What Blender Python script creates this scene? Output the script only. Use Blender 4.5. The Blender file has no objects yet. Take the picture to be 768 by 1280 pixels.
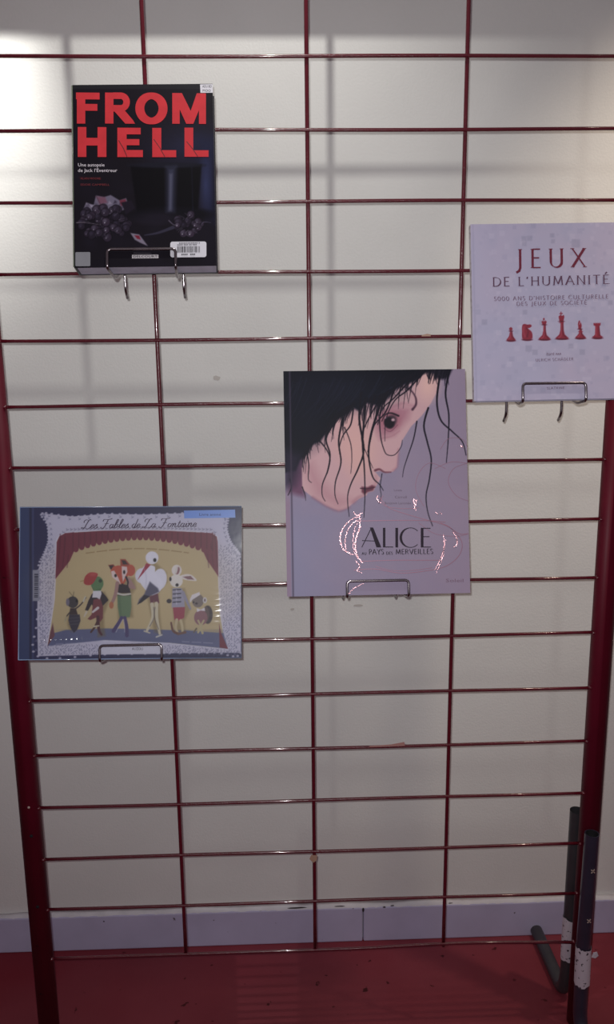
import bpy, bmesh, math, random
import numpy as np
from mathutils import Matrix, Vector
random.seed(7); rng = np.random.default_rng(7)
scn = bpy.context.scene; C = scn.collection

# ------------------------------------------------------------------ camera
cam = bpy.data.objects.new('camera', bpy.data.cameras.new('camera')); C.objects.link(cam)
F, PITCH, YAW, ROLL = 1050.0, -.21058, -.03152, .01072
cam.data.sensor_fit = 'VERTICAL'; cam.data.sensor_height = 36; cam.data.lens = 36 * F / 1280
FLOOR = -1.6806                              # z = 0 is the grid wire nearest the top of the picture
M = (Matrix.Rotation(YAW, 4, 'Z') @ Matrix.Rotation(PITCH, 4, 'X') @ Matrix.Rotation(ROLL, 4, 'Y'))
cam.matrix_world = Matrix.Translation((-.04887, -1.34434, -.39354)) @ M @ Matrix.Rotation(math.pi/2, 4, 'X')
cam.data.clip_start = .02
scn.camera = cam

# ------------------------------------------------------------------ world, lamps, exposure
w = bpy.data.worlds.new('room_light'); scn.world = w; w.use_nodes = True
w.node_tree.nodes['Background'].inputs[0].default_value = (1, .82, .92, 1)
w.node_tree.nodes['Background'].inputs[1].default_value = .14

def lamp(name, kind, loc, energy, color, target=None, **kw):
    l = bpy.data.lights.new(name, kind); l.energy = energy; l.color = color
    for k, v in kw.items(): setattr(l, k, v)
    o = bpy.data.objects.new(name, l); C.objects.link(o); o.location = loc
    if target is not None:
        o.rotation_euler = (Vector(target) - Vector(loc)).to_track_quat('-Z', 'Y').to_euler()
    return o
# small lamp just in front of and above the rack: it throws the shadows of the wires on the wall
lamp('rack_lamp', 'SPOT', (-.055, -.27, .53), 13.5, (1, .985, .94), (-.34, .245, -.30), spot_size=math.radians(128), spot_blend=1, shadow_soft_size=.0065)
# second lamp of the row, narrow beam past the left post
lamp('left_spot', 'SPOT', (-.66, -.27, .53), 44, (1, .99, .95), (-.66, .245, .04),
     spot_size=math.radians(42), spot_blend=.85, shadow_soft_size=.012)
# third, warm and weaker, past the right post
lamp('right_spot', 'SPOT', (.84, -.27, .53), 30, (1, .84, .66), (.76, .245, -.46),
     spot_size=math.radians(66), spot_blend=1, shadow_soft_size=.03)
# the light of the phone that took the picture, right beside its lens
lamp('phone_light', 'SPOT', (-.062, -1.352, -.372), 32, (.98, .985, 1), (-.02, .245, -.62), spot_size=math.radians(105), spot_blend=1, shadow_soft_size=.006)
scn.view_settings.view_transform = 'Standard'; scn.view_settings.look = 'None'
scn.view_settings.exposure = 0; scn.view_settings.gamma = 1

# ------------------------------------------------------------------ materials
def lin(c):
    c = np.asarray(c, float)
    if c.max() > 1.001: c = c / 255.
    return np.where(c <= .04045, c / 12.92, ((c + .055) / 1.055) ** 2.4)
def mat(name, col, rough=.5, metal=0, spec=.5, coat=0, noise=None, bump=None, attr=None, coat_rough=.1, mottle=None):
    """noise=(scale, amount) varies the value; bump=(scale, strength); mottle=(scale, lo, hi, colour) adds spots."""
    m = bpy.data.materials.new(name); m.use_nodes = True; n = m.node_tree.nodes; L = m.node_tree.links
    b = n['Principled BSDF']
    b.inputs['Roughness'].default_value = rough; b.inputs['Metallic'].default_value = metal
    b.inputs['Specular IOR Level'].default_value = spec; b.inputs['Coat Weight'].default_value = coat
    b.inputs['Coat Roughness'].default_value = coat_rough
    c = tuple(lin(col)) + (1,)
    b.inputs['Base Color'].default_value = c
    tc = n.new('ShaderNodeTexCoord'); out = None
    if attr:
        a = n.new('ShaderNodeAttribute'); a.attribute_name = attr; out = a.outputs['Color']
    if noise:
        t = n.new('ShaderNodeTexNoise'); t.inputs['Scale'].default_value = noise[0]; t.inputs['Detail'].default_value = 5
        L.new(tc.outputs['Object'], t.inputs['Vector'])
        r = n.new('ShaderNodeMapRange'); r.inputs[1].default_value = .3; r.inputs[2].default_value = .7
        r.inputs[3].default_value = 1 - noise[1]; r.inputs[4].default_value = 1 + noise[1]
        L.new(t.outputs['Fac'], r.inputs[0])
        x = n.new('ShaderNodeVectorMath'); x.operation = 'SCALE'
        if out: L.new(out, x.inputs[0])
        else: x.inputs[0].default_value = c[:3]
        L.new(r.outputs[0], x.inputs['Scale']); out = x.outputs[0]
    if mottle:
        ms = mottle if isinstance(mottle, list) else [mottle]
        for sc, lo, hi, mc in ms:
            t = n.new('ShaderNodeTexNoise'); t.inputs['Scale'].default_value = sc; t.inputs['Detail'].default_value = 3
            L.new(tc.outputs['Object'], t.inputs['Vector'])
            r = n.new('ShaderNodeMapRange'); r.inputs[1].default_value = lo; r.inputs[2].default_value = hi
            L.new(t.outputs['Fac'], r.inputs[0])
            x = n.new('ShaderNodeMix'); x.data_type = 'RGBA'
            L.new(r.outputs[0], x.inputs[0])
            if out: L.new(out, x.inputs[6])
            else: x.inputs[6].default_value = c
            x.inputs[7].default_value = tuple(lin(mc)) + (1,); out = x.outputs[2]
    if out: L.new(out, b.inputs['Base Color'])
    if bump:
        t = n.new('ShaderNodeTexNoise'); t.inputs['Scale'].default_value = bump[0]; t.inputs['Detail'].default_value = 4
        L.new(tc.outputs['Object'], t.inputs['Vector'])
        bn = n.new('ShaderNodeBump'); bn.inputs['Strength'].default_value = bump[1]; bn.inputs['Distance'].default_value = .002
        L.new(t.outputs['Fac'], bn.inputs['Height']); L.new(bn.outputs[0], b.inputs['Normal'])
    return m
m_wall = mat('cream_wall_paint', (224, 223, 219), .85, noise=(7, .025), bump=(260, .25), spec=.25)
m_floor = mat('red_vinyl_floor', (134, 56, 66), .6, noise=(4, .14), bump=(150, .15), spec=.25,
              mottle=[(48, .70, .74, (70, 18, 20)), (2.2, .45, .75, (128, 34, 46))])
m_base = mat('lavender_baseboard_paint', (190, 186, 214), .45, noise=(14, .05), mottle=(60, .72, .76, (90, 80, 85)))
m_caulk = mat('white_caulk', (214, 210, 214), .7, noise=(30, .08))
m_red = mat('red_enamel_wire', (92, 18, 32), .24, coat=.7, coat_rough=.06, spec=.5, noise=(40, .12), bump=(500, .22))
m_post = mat('dark_red_enamel', (94, 9, 32), .55, spec=.3, noise=(18, .1), mottle=(70, .73, .77, (40, 12, 18)))
m_foot = mat('dark_slate_enamel', (46, 44, 60), .3, coat=.4, noise=(25, .15))
m_rearfoot = mat('dark_green_grey_enamel', (58, 56, 60), .4, noise=(25, .15))
m_inside = mat('dark_tube_inside', (14, 12, 18), .8)
m_tape = mat('white_tape_with_dirt', (205, 195, 205), .6, mottle=(120, .60, .64, (40, 30, 40)))
m_chip = mat('bare_metal_chip', (200, 180, 170), .4, metal=.3)
m_chrome = mat('dull_chrome_rod', (150, 142, 146), .22, metal=1, noise=(60, .1))
m_clear = mat('yellowed_adhesive', (176, 140, 120), .5)
m_pages = mat('page_block', (196, 190, 196), .8, noise=(8, .05))

# ------------------------------------------------------------------ object helpers
def link(name, me, m=None, parent=None):
    o = bpy.data.objects.new(name, me); C.objects.link(o)
    if m is not None: me.materials.append(m)
    if parent is not None: o.parent = parent
    return o
def mesh_from(verts, faces, smooth=False):
    me = bpy.data.meshes.new('m'); me.from_pydata([tuple(v) for v in verts], [], faces); me.update()
    if smooth: me.polygons.foreach_set('use_smooth', [True] * len(me.polygons))
    return me
def bm_mesh(bm, smooth=False):
    me = bpy.data.meshes.new('m'); bmesh.ops.recalc_face_normals(bm, faces=bm.faces); bm.to_mesh(me); bm.free()
    if smooth: me.polygons.foreach_set('use_smooth', [True] * len(me.polygons))
    return me
def box(x0, x1, y0, y1, z0, z1, bev=0, seg=2):
    bm = bmesh.new(); bmesh.ops.create_cube(bm, size=1)
    for v in bm.verts:
        v.co = Vector(((x0 + x1) / 2 + v.co.x * (x1 - x0), (y0 + y1) / 2 + v.co.y * (y1 - y0), (z0 + z1) / 2 + v.co.z * (z1 - z0)))
    if bev: bmesh.ops.bevel(bm, geom=bm.edges[:], offset=bev, segments=seg, profile=.5, affect='EDGES')
    return bm_mesh(bm)
def round_path(pts, r, n=5):
    """replace each inner corner by a small arc."""
    pts = [Vector(p) for p in pts]; out = [pts[0]]
    for i in range(1, len(pts) - 1):
        a, b, c = pts[i - 1], pts[i], pts[i + 1]
        d = min(r, (a - b).length * .45, (c - b).length * .45)
        p, q = b + (a - b).normalized() * d, b + (c - b).normalized() * d
        for k in range(n + 1):
            t = k / n; out.append(p * (1 - t) ** 2 + b * 2 * t * (1 - t) + q * t * t)
    out.append(pts[-1]); return out
def tube(pts, r, seg=12, cap=True, hollow=None):
    pts = [Vector(p) for p in pts]; N = len(pts); vs, fs = [], []
    t0 = (pts[1] - pts[0]).normalized()
    u = t0.cross(Vector((0, 0, 1)) if abs(t0.z) < .9 else Vector((0, 1, 0))).normalized()
    for i, p in enumerate(pts):
        t = (pts[min(i + 1, N - 1)] - pts[max(i - 1, 0)]).normalized()
        u = (u - t * u.dot(t)).normalized(); v = t.cross(u)
        for k in range(seg):
            a = 2 * math.pi * k / seg; vs.append(p + (u * math.cos(a) + v * math.sin(a)) * r)
    for i in range(N - 1):
        for k in range(seg):
            k2 = (k + 1) % seg; fs.append((i * seg + k, i * seg + k2, (i + 1) * seg + k2, (i + 1) * seg + k))
    if cap: fs.append(tuple(range(seg))[::-1]); fs.append(tuple((N - 1) * seg + k for k in range(seg)))
    me = mesh_from(vs, fs); me.polygons.foreach_set('use_smooth', [len(f) == 4 for f in fs]); return me
def tag(o, label=None, cat=None, kind=None, group=None):
    if label: o['label'] = label
    if cat: o['category'] = cat
    if kind: o['kind'] = kind
    if group: o['group'] = group
    return o
def empty(name, loc):
    o = bpy.data.objects.new(name, None); C.objects.link(o); o.location = loc; o.empty_display_size = .05; return o

# ------------------------------------------------------------------ the room
WY = .245
wall = tag(link('wall_back', box(-2.6, 2.6, WY, WY + .12, FLOOR - .05, 1.0), m_wall), kind='structure')
floor = tag(link('floor', box(-2.6, 2.6, -2.6, WY + .1, FLOOR - .1, FLOOR), m_floor), kind='structure')
bb = empty('baseboard_back', (0, WY, FLOOR)); tag(bb, kind='structure')
SX = .112
for a, b in ((-2.6, SX - .0008), (SX + .0008, 2.6)):
    link('board', box(a, b, -.014, 0, 0, .083, .003), m_base, bb)
cz = .0825
vs, fs = [], []
N = 260
for i in range(N + 1):                                   # uneven bead of caulk along the top of the board
    x = -1.3 + 2.6 * i / N; h = .0050 + .0022 * math.sin(x * 31) * math.sin(x * 7.3) + .0012 * random.random()
    d = .0125 + .0012 * random.random()
    vs += [(x, -d, cz - .001), (x, -d * .8, cz + h * .7), (x, .001, cz + h), (x, .001, cz - .001)]
for i in range(N):
    for k in range(3): fs.append((4 * i + k, 4 * i + k + 1, 4 * i + 5 + k, 4 * i + 4 + k))
link('caulk_bead', mesh_from(vs, fs, True), m_caulk, bb)
m_nick = mat('dark_chip', (50, 40, 42), .8)
def blob(cx, cz_, rx, rz, n=11, jag=.35):
    return [(cx + rx * math.cos(2 * math.pi * k / n) * (1 - jag * random.random()), cz_ + rz * math.sin(2 * math.pi * k / n) * (1 - jag * random.random())) for k in range(n)]
for x, z, rx, rz in ((SX, .078, .003, .006), (SX + .045, .083, .004, .0022), (SX + .062, .086, .005, .002), (.30, .0875, .006, .0015), (-.03, .088, .024, .0022), (-.44, .070, .002, .002), (.062, .0885, .014, .0016)):
    P = blob(x, z, rx, rz)
    link('paint_chip', mesh_from([(p[0], -.0146, p[1]) for p in P], [tuple(range(len(P)))]), m_nick, bb)
# plaster marks on the wall
for x, z, rx, rz in ((-.03, -.93, .005, .003), (.10, -.925, .012, .003), (-.165, -.475, .009, .005)):
    P = blob(x, z, rx, rz)
    link('plaster_mark', mesh_from([(p[0], WY - .0006, p[1]) for p in P], [tuple(range(len(P)))]), mat('plaster_grey', (196, 190, 184), .9), wall)

# ------------------------------------------------------------------ the wire rack
rack = tag(empty('display_rack', (0, 0, FLOOR)), 'dark red wire grid display rack standing on the red floor before the cream wall', 'display rack')
def rk(name, me, m, parent=None, off=(0, 0, -FLOOR)):
    o = link(name, me, m, rack if parent is None else parent)
    if parent is None: o.location = off
    return o
PX, PR = .4970, .0185
rowz = [.3 - .1 * i for i in range(1, 3)][::-1]
rows = [.2, .1, .0014, -.0990, -.2, -.3022, -.4024, -.5028, -.6003, -.7006, -.8006, -.8985, -.9987, -1.0993, -1.1990, -1.2995, -1.4006, -1.5022]
for z in rows:
    j = [0 if abs(z + 1.5022) > .01 else v for v in (0, 0)]
    pts = [Vector((x, -.0052, z + .0006 * math.sin(x * 9 + z * 31))) for x in np.linspace(-PX + .008, PX - .008, 14)]
    if z < -1.49:
        pts = [Vector((x, -.0052, z + (.004 if .1 < x < .42 else 0) * math.sin((x - .1) / .32 * math.pi) - (.003 if x > .45 else 0))) for x in np.linspace(-PX + .008, PX - .008, 22)]
    wz = rk('horizontal_wire', tube(pts, .0028, 10), m_red)
for x in (-.2376, 0, .2376):
    rk('vertical_wire', tube([(x, 0, z) for z in np.linspace(-1.507, .32, 18)], .0034, 10), m_red)
for s in (-1, 1):
    p = rk('post', tube(round_path([(s * PX, 0, FLOOR), (s * PX, 0, .328), (s * (PX - .02), 0, .329)], .001), PR, 24), m_post)
    for z, r, mm in ((-1.19, .0024, m_chip), (-1.245, .003, m_inside), (-1.385, .003, m_inside)) if s < 0 else ((-1.32, .002, m_chip),):
        bm = bmesh.new(); bmesh.ops.create_uvsphere(bm, u_segments=10, v_segments=6, radius=r)
        for v in bm.verts: v.co = Vector((v.co.x - s * .004 + s * PX, v.co.y * .5 - PR * .98, v.co.z + z))
        link('rivet', bm_mesh(bm, True), mm, p)
rk('top_tube', tube([(-PX - .42, 0, .332), (PX, 0, .332)], .0195, 24), m_post)  # overhang past the left post is unseen, added to shade the wall top
# weld blobs where the wires meet the posts
for s in (-1, 1):
    for z in rows:
        bm = bmesh.new(); bmesh.ops.create_uvsphere(bm, u_segments=8, v_segments=6, radius=.0042)
        for v in bm.verts: v.co = Vector((v.co.x * 1.3 + s * (PX - PR + .002), v.co.y - .006, v.co.z * .8 + z))
        rk('weld', bm_mesh(bm, True), m_red)
# foot of the right post: two bent tubes, one before and one behind the post
FR = .0128
def open_tube(name, pts, m, parent=None):
    o = rk(name, tube(pts, FR, 20, cap=False), m)
    d = (Vector(pts[1]) - Vector(pts[0])).normalized()
    me = tube([Vector(pts[0]) - d * .0003, Vector(pts[0]) + d * .045], FR * .86, 20); bm = bmesh.new(); bm.from_mesh(me); bm.faces.ensure_lookup_table()
    caps = [f for f in bm.faces if len(f.verts) == 20]; bmesh.ops.delete(bm, geom=[caps[0]], context='FACES_ONLY'); bm.to_mesh(me); bm.free()   # open towards the mouth
    link('tube_mouth', me, m_inside, o)
    # rim closing the wall thickness
    vs, fs = [], []
    t = d; u = t.cross(Vector((0, 1, 0)) if abs(t.y) < .9 else Vector((0, 0, 1))).normalized(); v = t.cross(u)
    for rr in (FR, FR * .86):
        for k in range(20):
            a = 2 * math.pi * k / 20; vs.append(Vector(pts[0]) - t * .0004 + (u * math.cos(a) + v * math.sin(a)) * rr)
    for k in range(20): fs.append((k, (k + 1) % 20, 20 + (k + 1) % 20, 20 + k))
    link('tube_rim', mesh_from(vs, fs), m, o)
    return o
FX = .4905
gz = FLOOR + FR + .0005
front = open_tube('front_foot', round_path([(.489, -.0335, -1.262), (.4865, -.034, -1.50), (.4885, -.036, gz), (.4885, -.36, gz)], .05, 8), m_foot)
rear = open_tube('rear_foot', round_path([(.489, .236, gz), (.4905, .06, gz), (.4905, .046, gz+.05), (.4885, .041, -1.262)], .03, 8), m_rearfoot)
def sleeve(name, parent, a, b, r, m):
    n = 6; pts = [Vector(a).lerp(Vector(b), k / n) for k in range(n + 1)]
    me = tube(pts, r, 20, cap=False)
    for i, v in enumerate(me.vertices):
        if i < 20 or i >= 20 * n: v.co.z += random.uniform(-.0022, .0022)
    return link(name, me, m, parent)
sleeve('tape_band', front, (.4869, -.0345, -1.488), (.4877, -.0357, -1.565), FR + .0012, m_tape)
sleeve('tape_band', rear, (.4895, .0432, -1.488), (.4899, .0444, -1.578), FR + .0012, m_tape)
for (x, z) in ((.4865, -1.327), (.4855, -1.427)):           # little star shaped paint chips on the front tube
    for a in (.75, 2.2):
        dx, dz = math.cos(a) * .005, math.sin(a) * .005; w_ = .0008
        y = -.0335 - FR - .0012
        link('paint_chip', box(-.0045, .0045, -.0004, .0006, -.0008, .0008), m_chip, front).matrix_local = Matrix.Translation((x + .003, y, z)) @ Matrix.Rotation(a, 4, 'Y')
P = [(.500, -.047, -1.493), (.506, -.05, -1.489), (.509, -.05, -1.497), (.504, -.049, -1.503), (.498, -.0465, -1.503)]
link('tape_flap', mesh_from(P + [(p[0], p[1] + .0008, p[2]) for p in P], [(0, 1, 2, 3, 4), (9, 8, 7, 6, 5)] + [(k, (k + 1) % 5, 5 + (k + 1) % 5, 5 + k)[::-1] for k in range(5)]), m_tape, front)
# scraps of old tape on the wires
def scrap(name, pts, y, m):
    n = len(pts)
    return rk(name, mesh_from([(p[0], y, p[1]) for p in pts] + [(p[0], y + .0006, p[1]) for p in pts], [tuple(range(n)), tuple(range(2 * n - 1, n - 1, -1))] + [(k, n + k, n + (k + 1) % n, (k + 1) % n) for k in range(n)]), m)
scrap('tape_scrap', [(.097, -1.0985), (.097, -1.0965), (.135, -1.0945), (.158, -1.0905), (.159, -1.0975)], -.0085, mat('brown_tape', (176, 128, 122), .5))
scrap('tape_scrap', [(-.006, -1.3045), (-.009, -1.312), (-.005, -1.3165), (-.002, -1.3195), (.004, -1.3145), (.005, -1.305)], -.0095, m_clear)
scrap('tape_scrap', [(.176, -.3995), (.184, -.3975), (.190, -.3985), (.190, -.4015), (.176, -.4015)], -.0085, m_clear)

# ------------------------------------------------------------------ painting flat print as vertex colours
class Canvas:
    """colour field sampled at the vertices of a cover; drawn in the pixel frame of a picture of that cover."""
    def __init__(s, corners, nu, nv, bg):
        s.c = np.array(corners, float); s.nu, s.nv = nu, nv
        u, v = np.meshgrid(np.linspace(0, 1, nu), np.linspace(0, 1, nv))     # v = 0 at bottom
        s.X, s.Y = s.fwd(u, v); s.img = np.ones((nv, nu, 3)) * np.array(bg, float)
        s.soft = 1.3 * abs(s.c[1][0] - s.c[0][0]) / nu
        s.T = lambda p: p
    def fwd(s, u, v):
        tl, tr, br, bl = s.c
        f = lambda i: (1 - v) * ((1 - u) * bl[i] + u * br[i]) + v * ((1 - u) * tl[i] + u * tr[i])
        return f(0), f(1)
    def inv(s, x, y):
        u, v = .5, .5
        for _ in range(12):
            X, Y = s.fwd(u, v); e = 1e-4
            Xu, Yu = s.fwd(u + e, v); Xv, Yv = s.fwd(u, v + e)
            a, b, c, d = (Xu - X) / e, (Xv - X) / e, (Yu - Y) / e, (Yv - Y) / e
            det = a * d - b * c; rx, ry = x - X, y - Y
            u += (d * rx - b * ry) / det; v += (-c * rx + a * ry) / det
        return u, v
    def mix(s, mask, col, alpha=1):
        m = (np.clip(mask, 0, 1) * alpha)[..., None]; s.img = s.img * (1 - m) + np.array(col, float) * m
    def region(s, pts, pad):
        x0, x1 = pts[:, 0].min() - pad, pts[:, 0].max() + pad; y0, y1 = pts[:, 1].min() - pad, pts[:, 1].max() + pad
        ok = (s.X >= x0) & (s.X <= x1) & (s.Y >= y0) & (s.Y <= y1)
        r = np.where(ok.any(1))[0]; c = np.where(ok.any(0))[0]
        if len(r) == 0 or len(c) == 0: return None
        return slice(r[0], r[-1] + 1), slice(c[0], c[-1] + 1)
    def blendr(s, sl, m, col, alpha):
        m = (np.clip(m, 0, 1) * alpha)[..., None]
        col = np.array(col, float)
        s.img[sl] = s.img[sl] * (1 - m) + col * m
    def poly(s, pts, col, soft=None, alpha=1, smooth=False):
        pts = np.array([s.T(p) for p in pts], float); sf = soft or s.soft
        if smooth: pts = spline(pts, closed=True)
        sl = s.region(pts, sf * 2)
        if sl is None: return
        X, Y = s.X[sl], s.Y[sl]; ins = np.zeros(X.shape, bool); d2 = np.full(X.shape, 1e18)
        for i in range(len(pts)):
            (x1, y1), (x2, y2) = pts[i - 1], pts[i]
            c = (y1 > Y) != (y2 > Y)
            with np.errstate(divide='ignore', invalid='ignore'): xi = (x2 - x1) * (Y - y1) / (y2 - y1 + 1e-12) + x1
            ins ^= c & (X < xi)
            dx, dy = x2 - x1, y2 - y1; t = np.clip(((X - x1) * dx + (Y - y1) * dy) / (dx * dx + dy * dy + 1e-12), 0, 1)
            d2 = np.minimum(d2, (X - x1 - t * dx) ** 2 + (Y - y1 - t * dy) ** 2)
        d = np.sqrt(d2) * np.where(ins, 1, -1)
        s.blendr(sl, d / sf + .5, col, alpha)
    def ell(s, cx, cy, rx, ry, col, soft=None, alpha=1, rot=0):
        a = s.T((cx, cy)); k = np.hypot(*(np.array(s.T((cx + 1, cy))) - np.array(a))); cx, cy = a; rx *= k; ry *= k
        sf = soft or s.soft; R = max(rx, ry) + sf * 2
        sl = s.region(np.array([(cx - R, cy - R), (cx + R, cy + R)]), 0)
        if sl is None: return
        X, Y = s.X[sl] - cx, s.Y[sl] - cy; c, n = math.cos(rot), math.sin(rot); X, Y = X * c + Y * n, -X * n + Y * c
        q = np.sqrt((X / rx) ** 2 + (Y / ry) ** 2); s.blendr(sl, (1 - q) * min(rx, ry) / sf + .5, col, alpha)
    def stroke(s, pts, w0, w1, col, soft=None, alpha=1, smooth=True):
        pts = np.array([s.T(p) for p in pts], float); sf = soft or s.soft
        if smooth and len(pts) > 2: pts = spline(pts)
        k = np.hypot(*(np.array(s.T((1, 0))) - np.array(s.T((0, 0))))); w0 *= k; w1 *= k
        sl = s.region(pts, max(w0, w1) + sf * 2)
        if sl is None: return
        X, Y = s.X[sl], s.Y[sl]; best = np.full(X.shape, -1e9); n = len(pts) - 1
        for i in range(n):
            (x1, y1), (x2, y2) = pts[i], pts[i + 1]
            dx, dy = x2 - x1, y2 - y1; t = np.clip(((X - x1) * dx + (Y - y1) * dy) / (dx * dx + dy * dy + 1e-12), 0, 1)
            w = w0 + (w1 - w0) * (i + t) / n
            best = np.maximum(best, w / 2 - np.sqrt((X - x1 - t * dx) ** 2 + (Y - y1 - t * dy) ** 2))
        s.blendr(sl, best / sf + .5, col, alpha)
    def noise(s, scale, seed=0):
        r = np.random.default_rng(seed); g = r.random((80, 80))
        x = (s.X / scale) % 79; y = (s.Y / scale) % 79; xi = x.astype(int) % 79; yi = y.astype(int) % 79; fx = x - np.floor(x); fy = y - np.floor(y)
        fx = fx * fx * (3 - 2 * fx); fy = fy * fy * (3 - 2 * fy)
        return (g[yi, xi] * (1 - fx) + g[yi, xi + 1] * fx) * (1 - fy) + (g[yi + 1, xi] * (1 - fx) + g[yi + 1, xi + 1] * fx) * fy
    def mesh(s, W, H, y, gain):
        """a sheet W by H in the XZ plane at depth y with the painted colours."""
        nu, nv = s.nu, s.nv
        u, v = np.meshgrid(np.linspace(-W / 2, W / 2, nu), np.linspace(0, H, nv))
        co = np.stack([u, np.full_like(u, y), v], -1).reshape(-1, 3)
        me = bpy.data.meshes.new('cover'); me.vertices.add(nu * nv); me.vertices.foreach_set('co', co.ravel())
        i, j = np.meshgrid(np.arange(nu - 1), np.arange(nv - 1)); a = (j * nu + i).ravel()
        q = np.stack([a, a + 1, a + nu + 1, a + nu], 1)
        nf = len(q); me.loops.add(nf * 4); me.polygons.add(nf)
        me.loops.foreach_set('vertex_index', q.ravel()); me.polygons.foreach_set('loop_start', np.arange(nf) * 4)
        me.polygons.foreach_set('loop_total', np.full(nf, 4)); me.update(calc_edges=True)
        ca = me.color_attributes.new('print', 'FLOAT_COLOR', 'POINT')
        col = np.ones((nu * nv, 4)); col[:, :3] = np.clip(lin(np.clip(s.img / 255., 0, 1)).reshape(-1, 3) * np.array(gain), 0, .92)
        ca.data.foreach_set('color', col.ravel().astype(np.float32)); return me
def spline(pts, closed=False, n=6):
    pts = np.asarray(pts, float); N = len(pts); out = []
    for i in range(N if closed else N - 1):
        if closed: p0, p1, p2, p3 = pts[i - 1], pts[i], pts[(i + 1) % N], pts[(i + 2) % N]
        else: p0, p1, p2, p3 = pts[max(i - 1, 0)], pts[i], pts[i + 1], pts[min(i + 2, N - 1)]
        for k in range(n):
            t = k / n; out.append(.5 * ((2 * p1) + (p2 - p0) * t + (2 * p0 - 5 * p1 + 4 * p2 - p3) * t * t + (3 * p1 - p0 - 3 * p2 + p3) * t ** 3))
    if not closed: out.append(pts[-1])
    return np.array(out)

# ------------------------------------------------------------------ lettering as flat geometry
class Print:
    """flat shapes given in the picture frame of a cover, laid just on its surface."""
    def __init__(s, cv, W, H, y): s.cv, s.W, s.H, s.y = cv, W, H, y; s.v, s.f, s.k = [], [], 0
    def pt(s, x, y, dy=0):
        u, v = s.cv.inv(x, y); return (-s.W / 2 + u * s.W, s.y - dy, v * s.H)
    def quad(s, pts, dy=0):
        s.k += 1; dy += s.k * 1.2e-5
        b = len(s.v); s.v += [s.pt(x, y, dy) for x, y in pts]; s.f.append(tuple(range(b, b + len(pts))))
    def strip(s, pts, width, dy=0):
        """pts polyline; width(i, dx, dy) half width."""
        pts = np.asarray(pts, float); n = len(pts); L = []; s.k += 1; dy += s.k * 1.2e-5
        for i in range(n):
            d = pts[min(i + 1, n - 1)] - pts[max(i - 1, 0)]; d = d / (np.hypot(*d) + 1e-9); w = width(i / (n - 1), d)
            nrm = np.array([-d[1], d[0]]); L.append((pts[i] + nrm * w, pts[i] - nrm * w))
        b = len(s.v)
        for p, q in L: s.v += [s.pt(*p, dy), s.pt(*q, dy)]
        for i in range(n - 1): s.f.append((b + 2 * i, b + 2 * i + 1, b + 2 * i + 3, b + 2 * i + 2))
    def build(s, name, m, parent, label=None):
        me = mesh_from(s.v, s.f); o = link(name, me, m, parent)
        # all faces must look out of the cover (towards -Y)
        bm = bmesh.new(); bm.from_mesh(me)
        for f in bm.faces:
            f.normal_update()
            if f.normal.y > 0: f.normal_flip()
        bm.to_mesh(me); bm.free()
        if label: o['label'] = label
        s.v, s.f, s.k = [], [], 0
        return o
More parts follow.
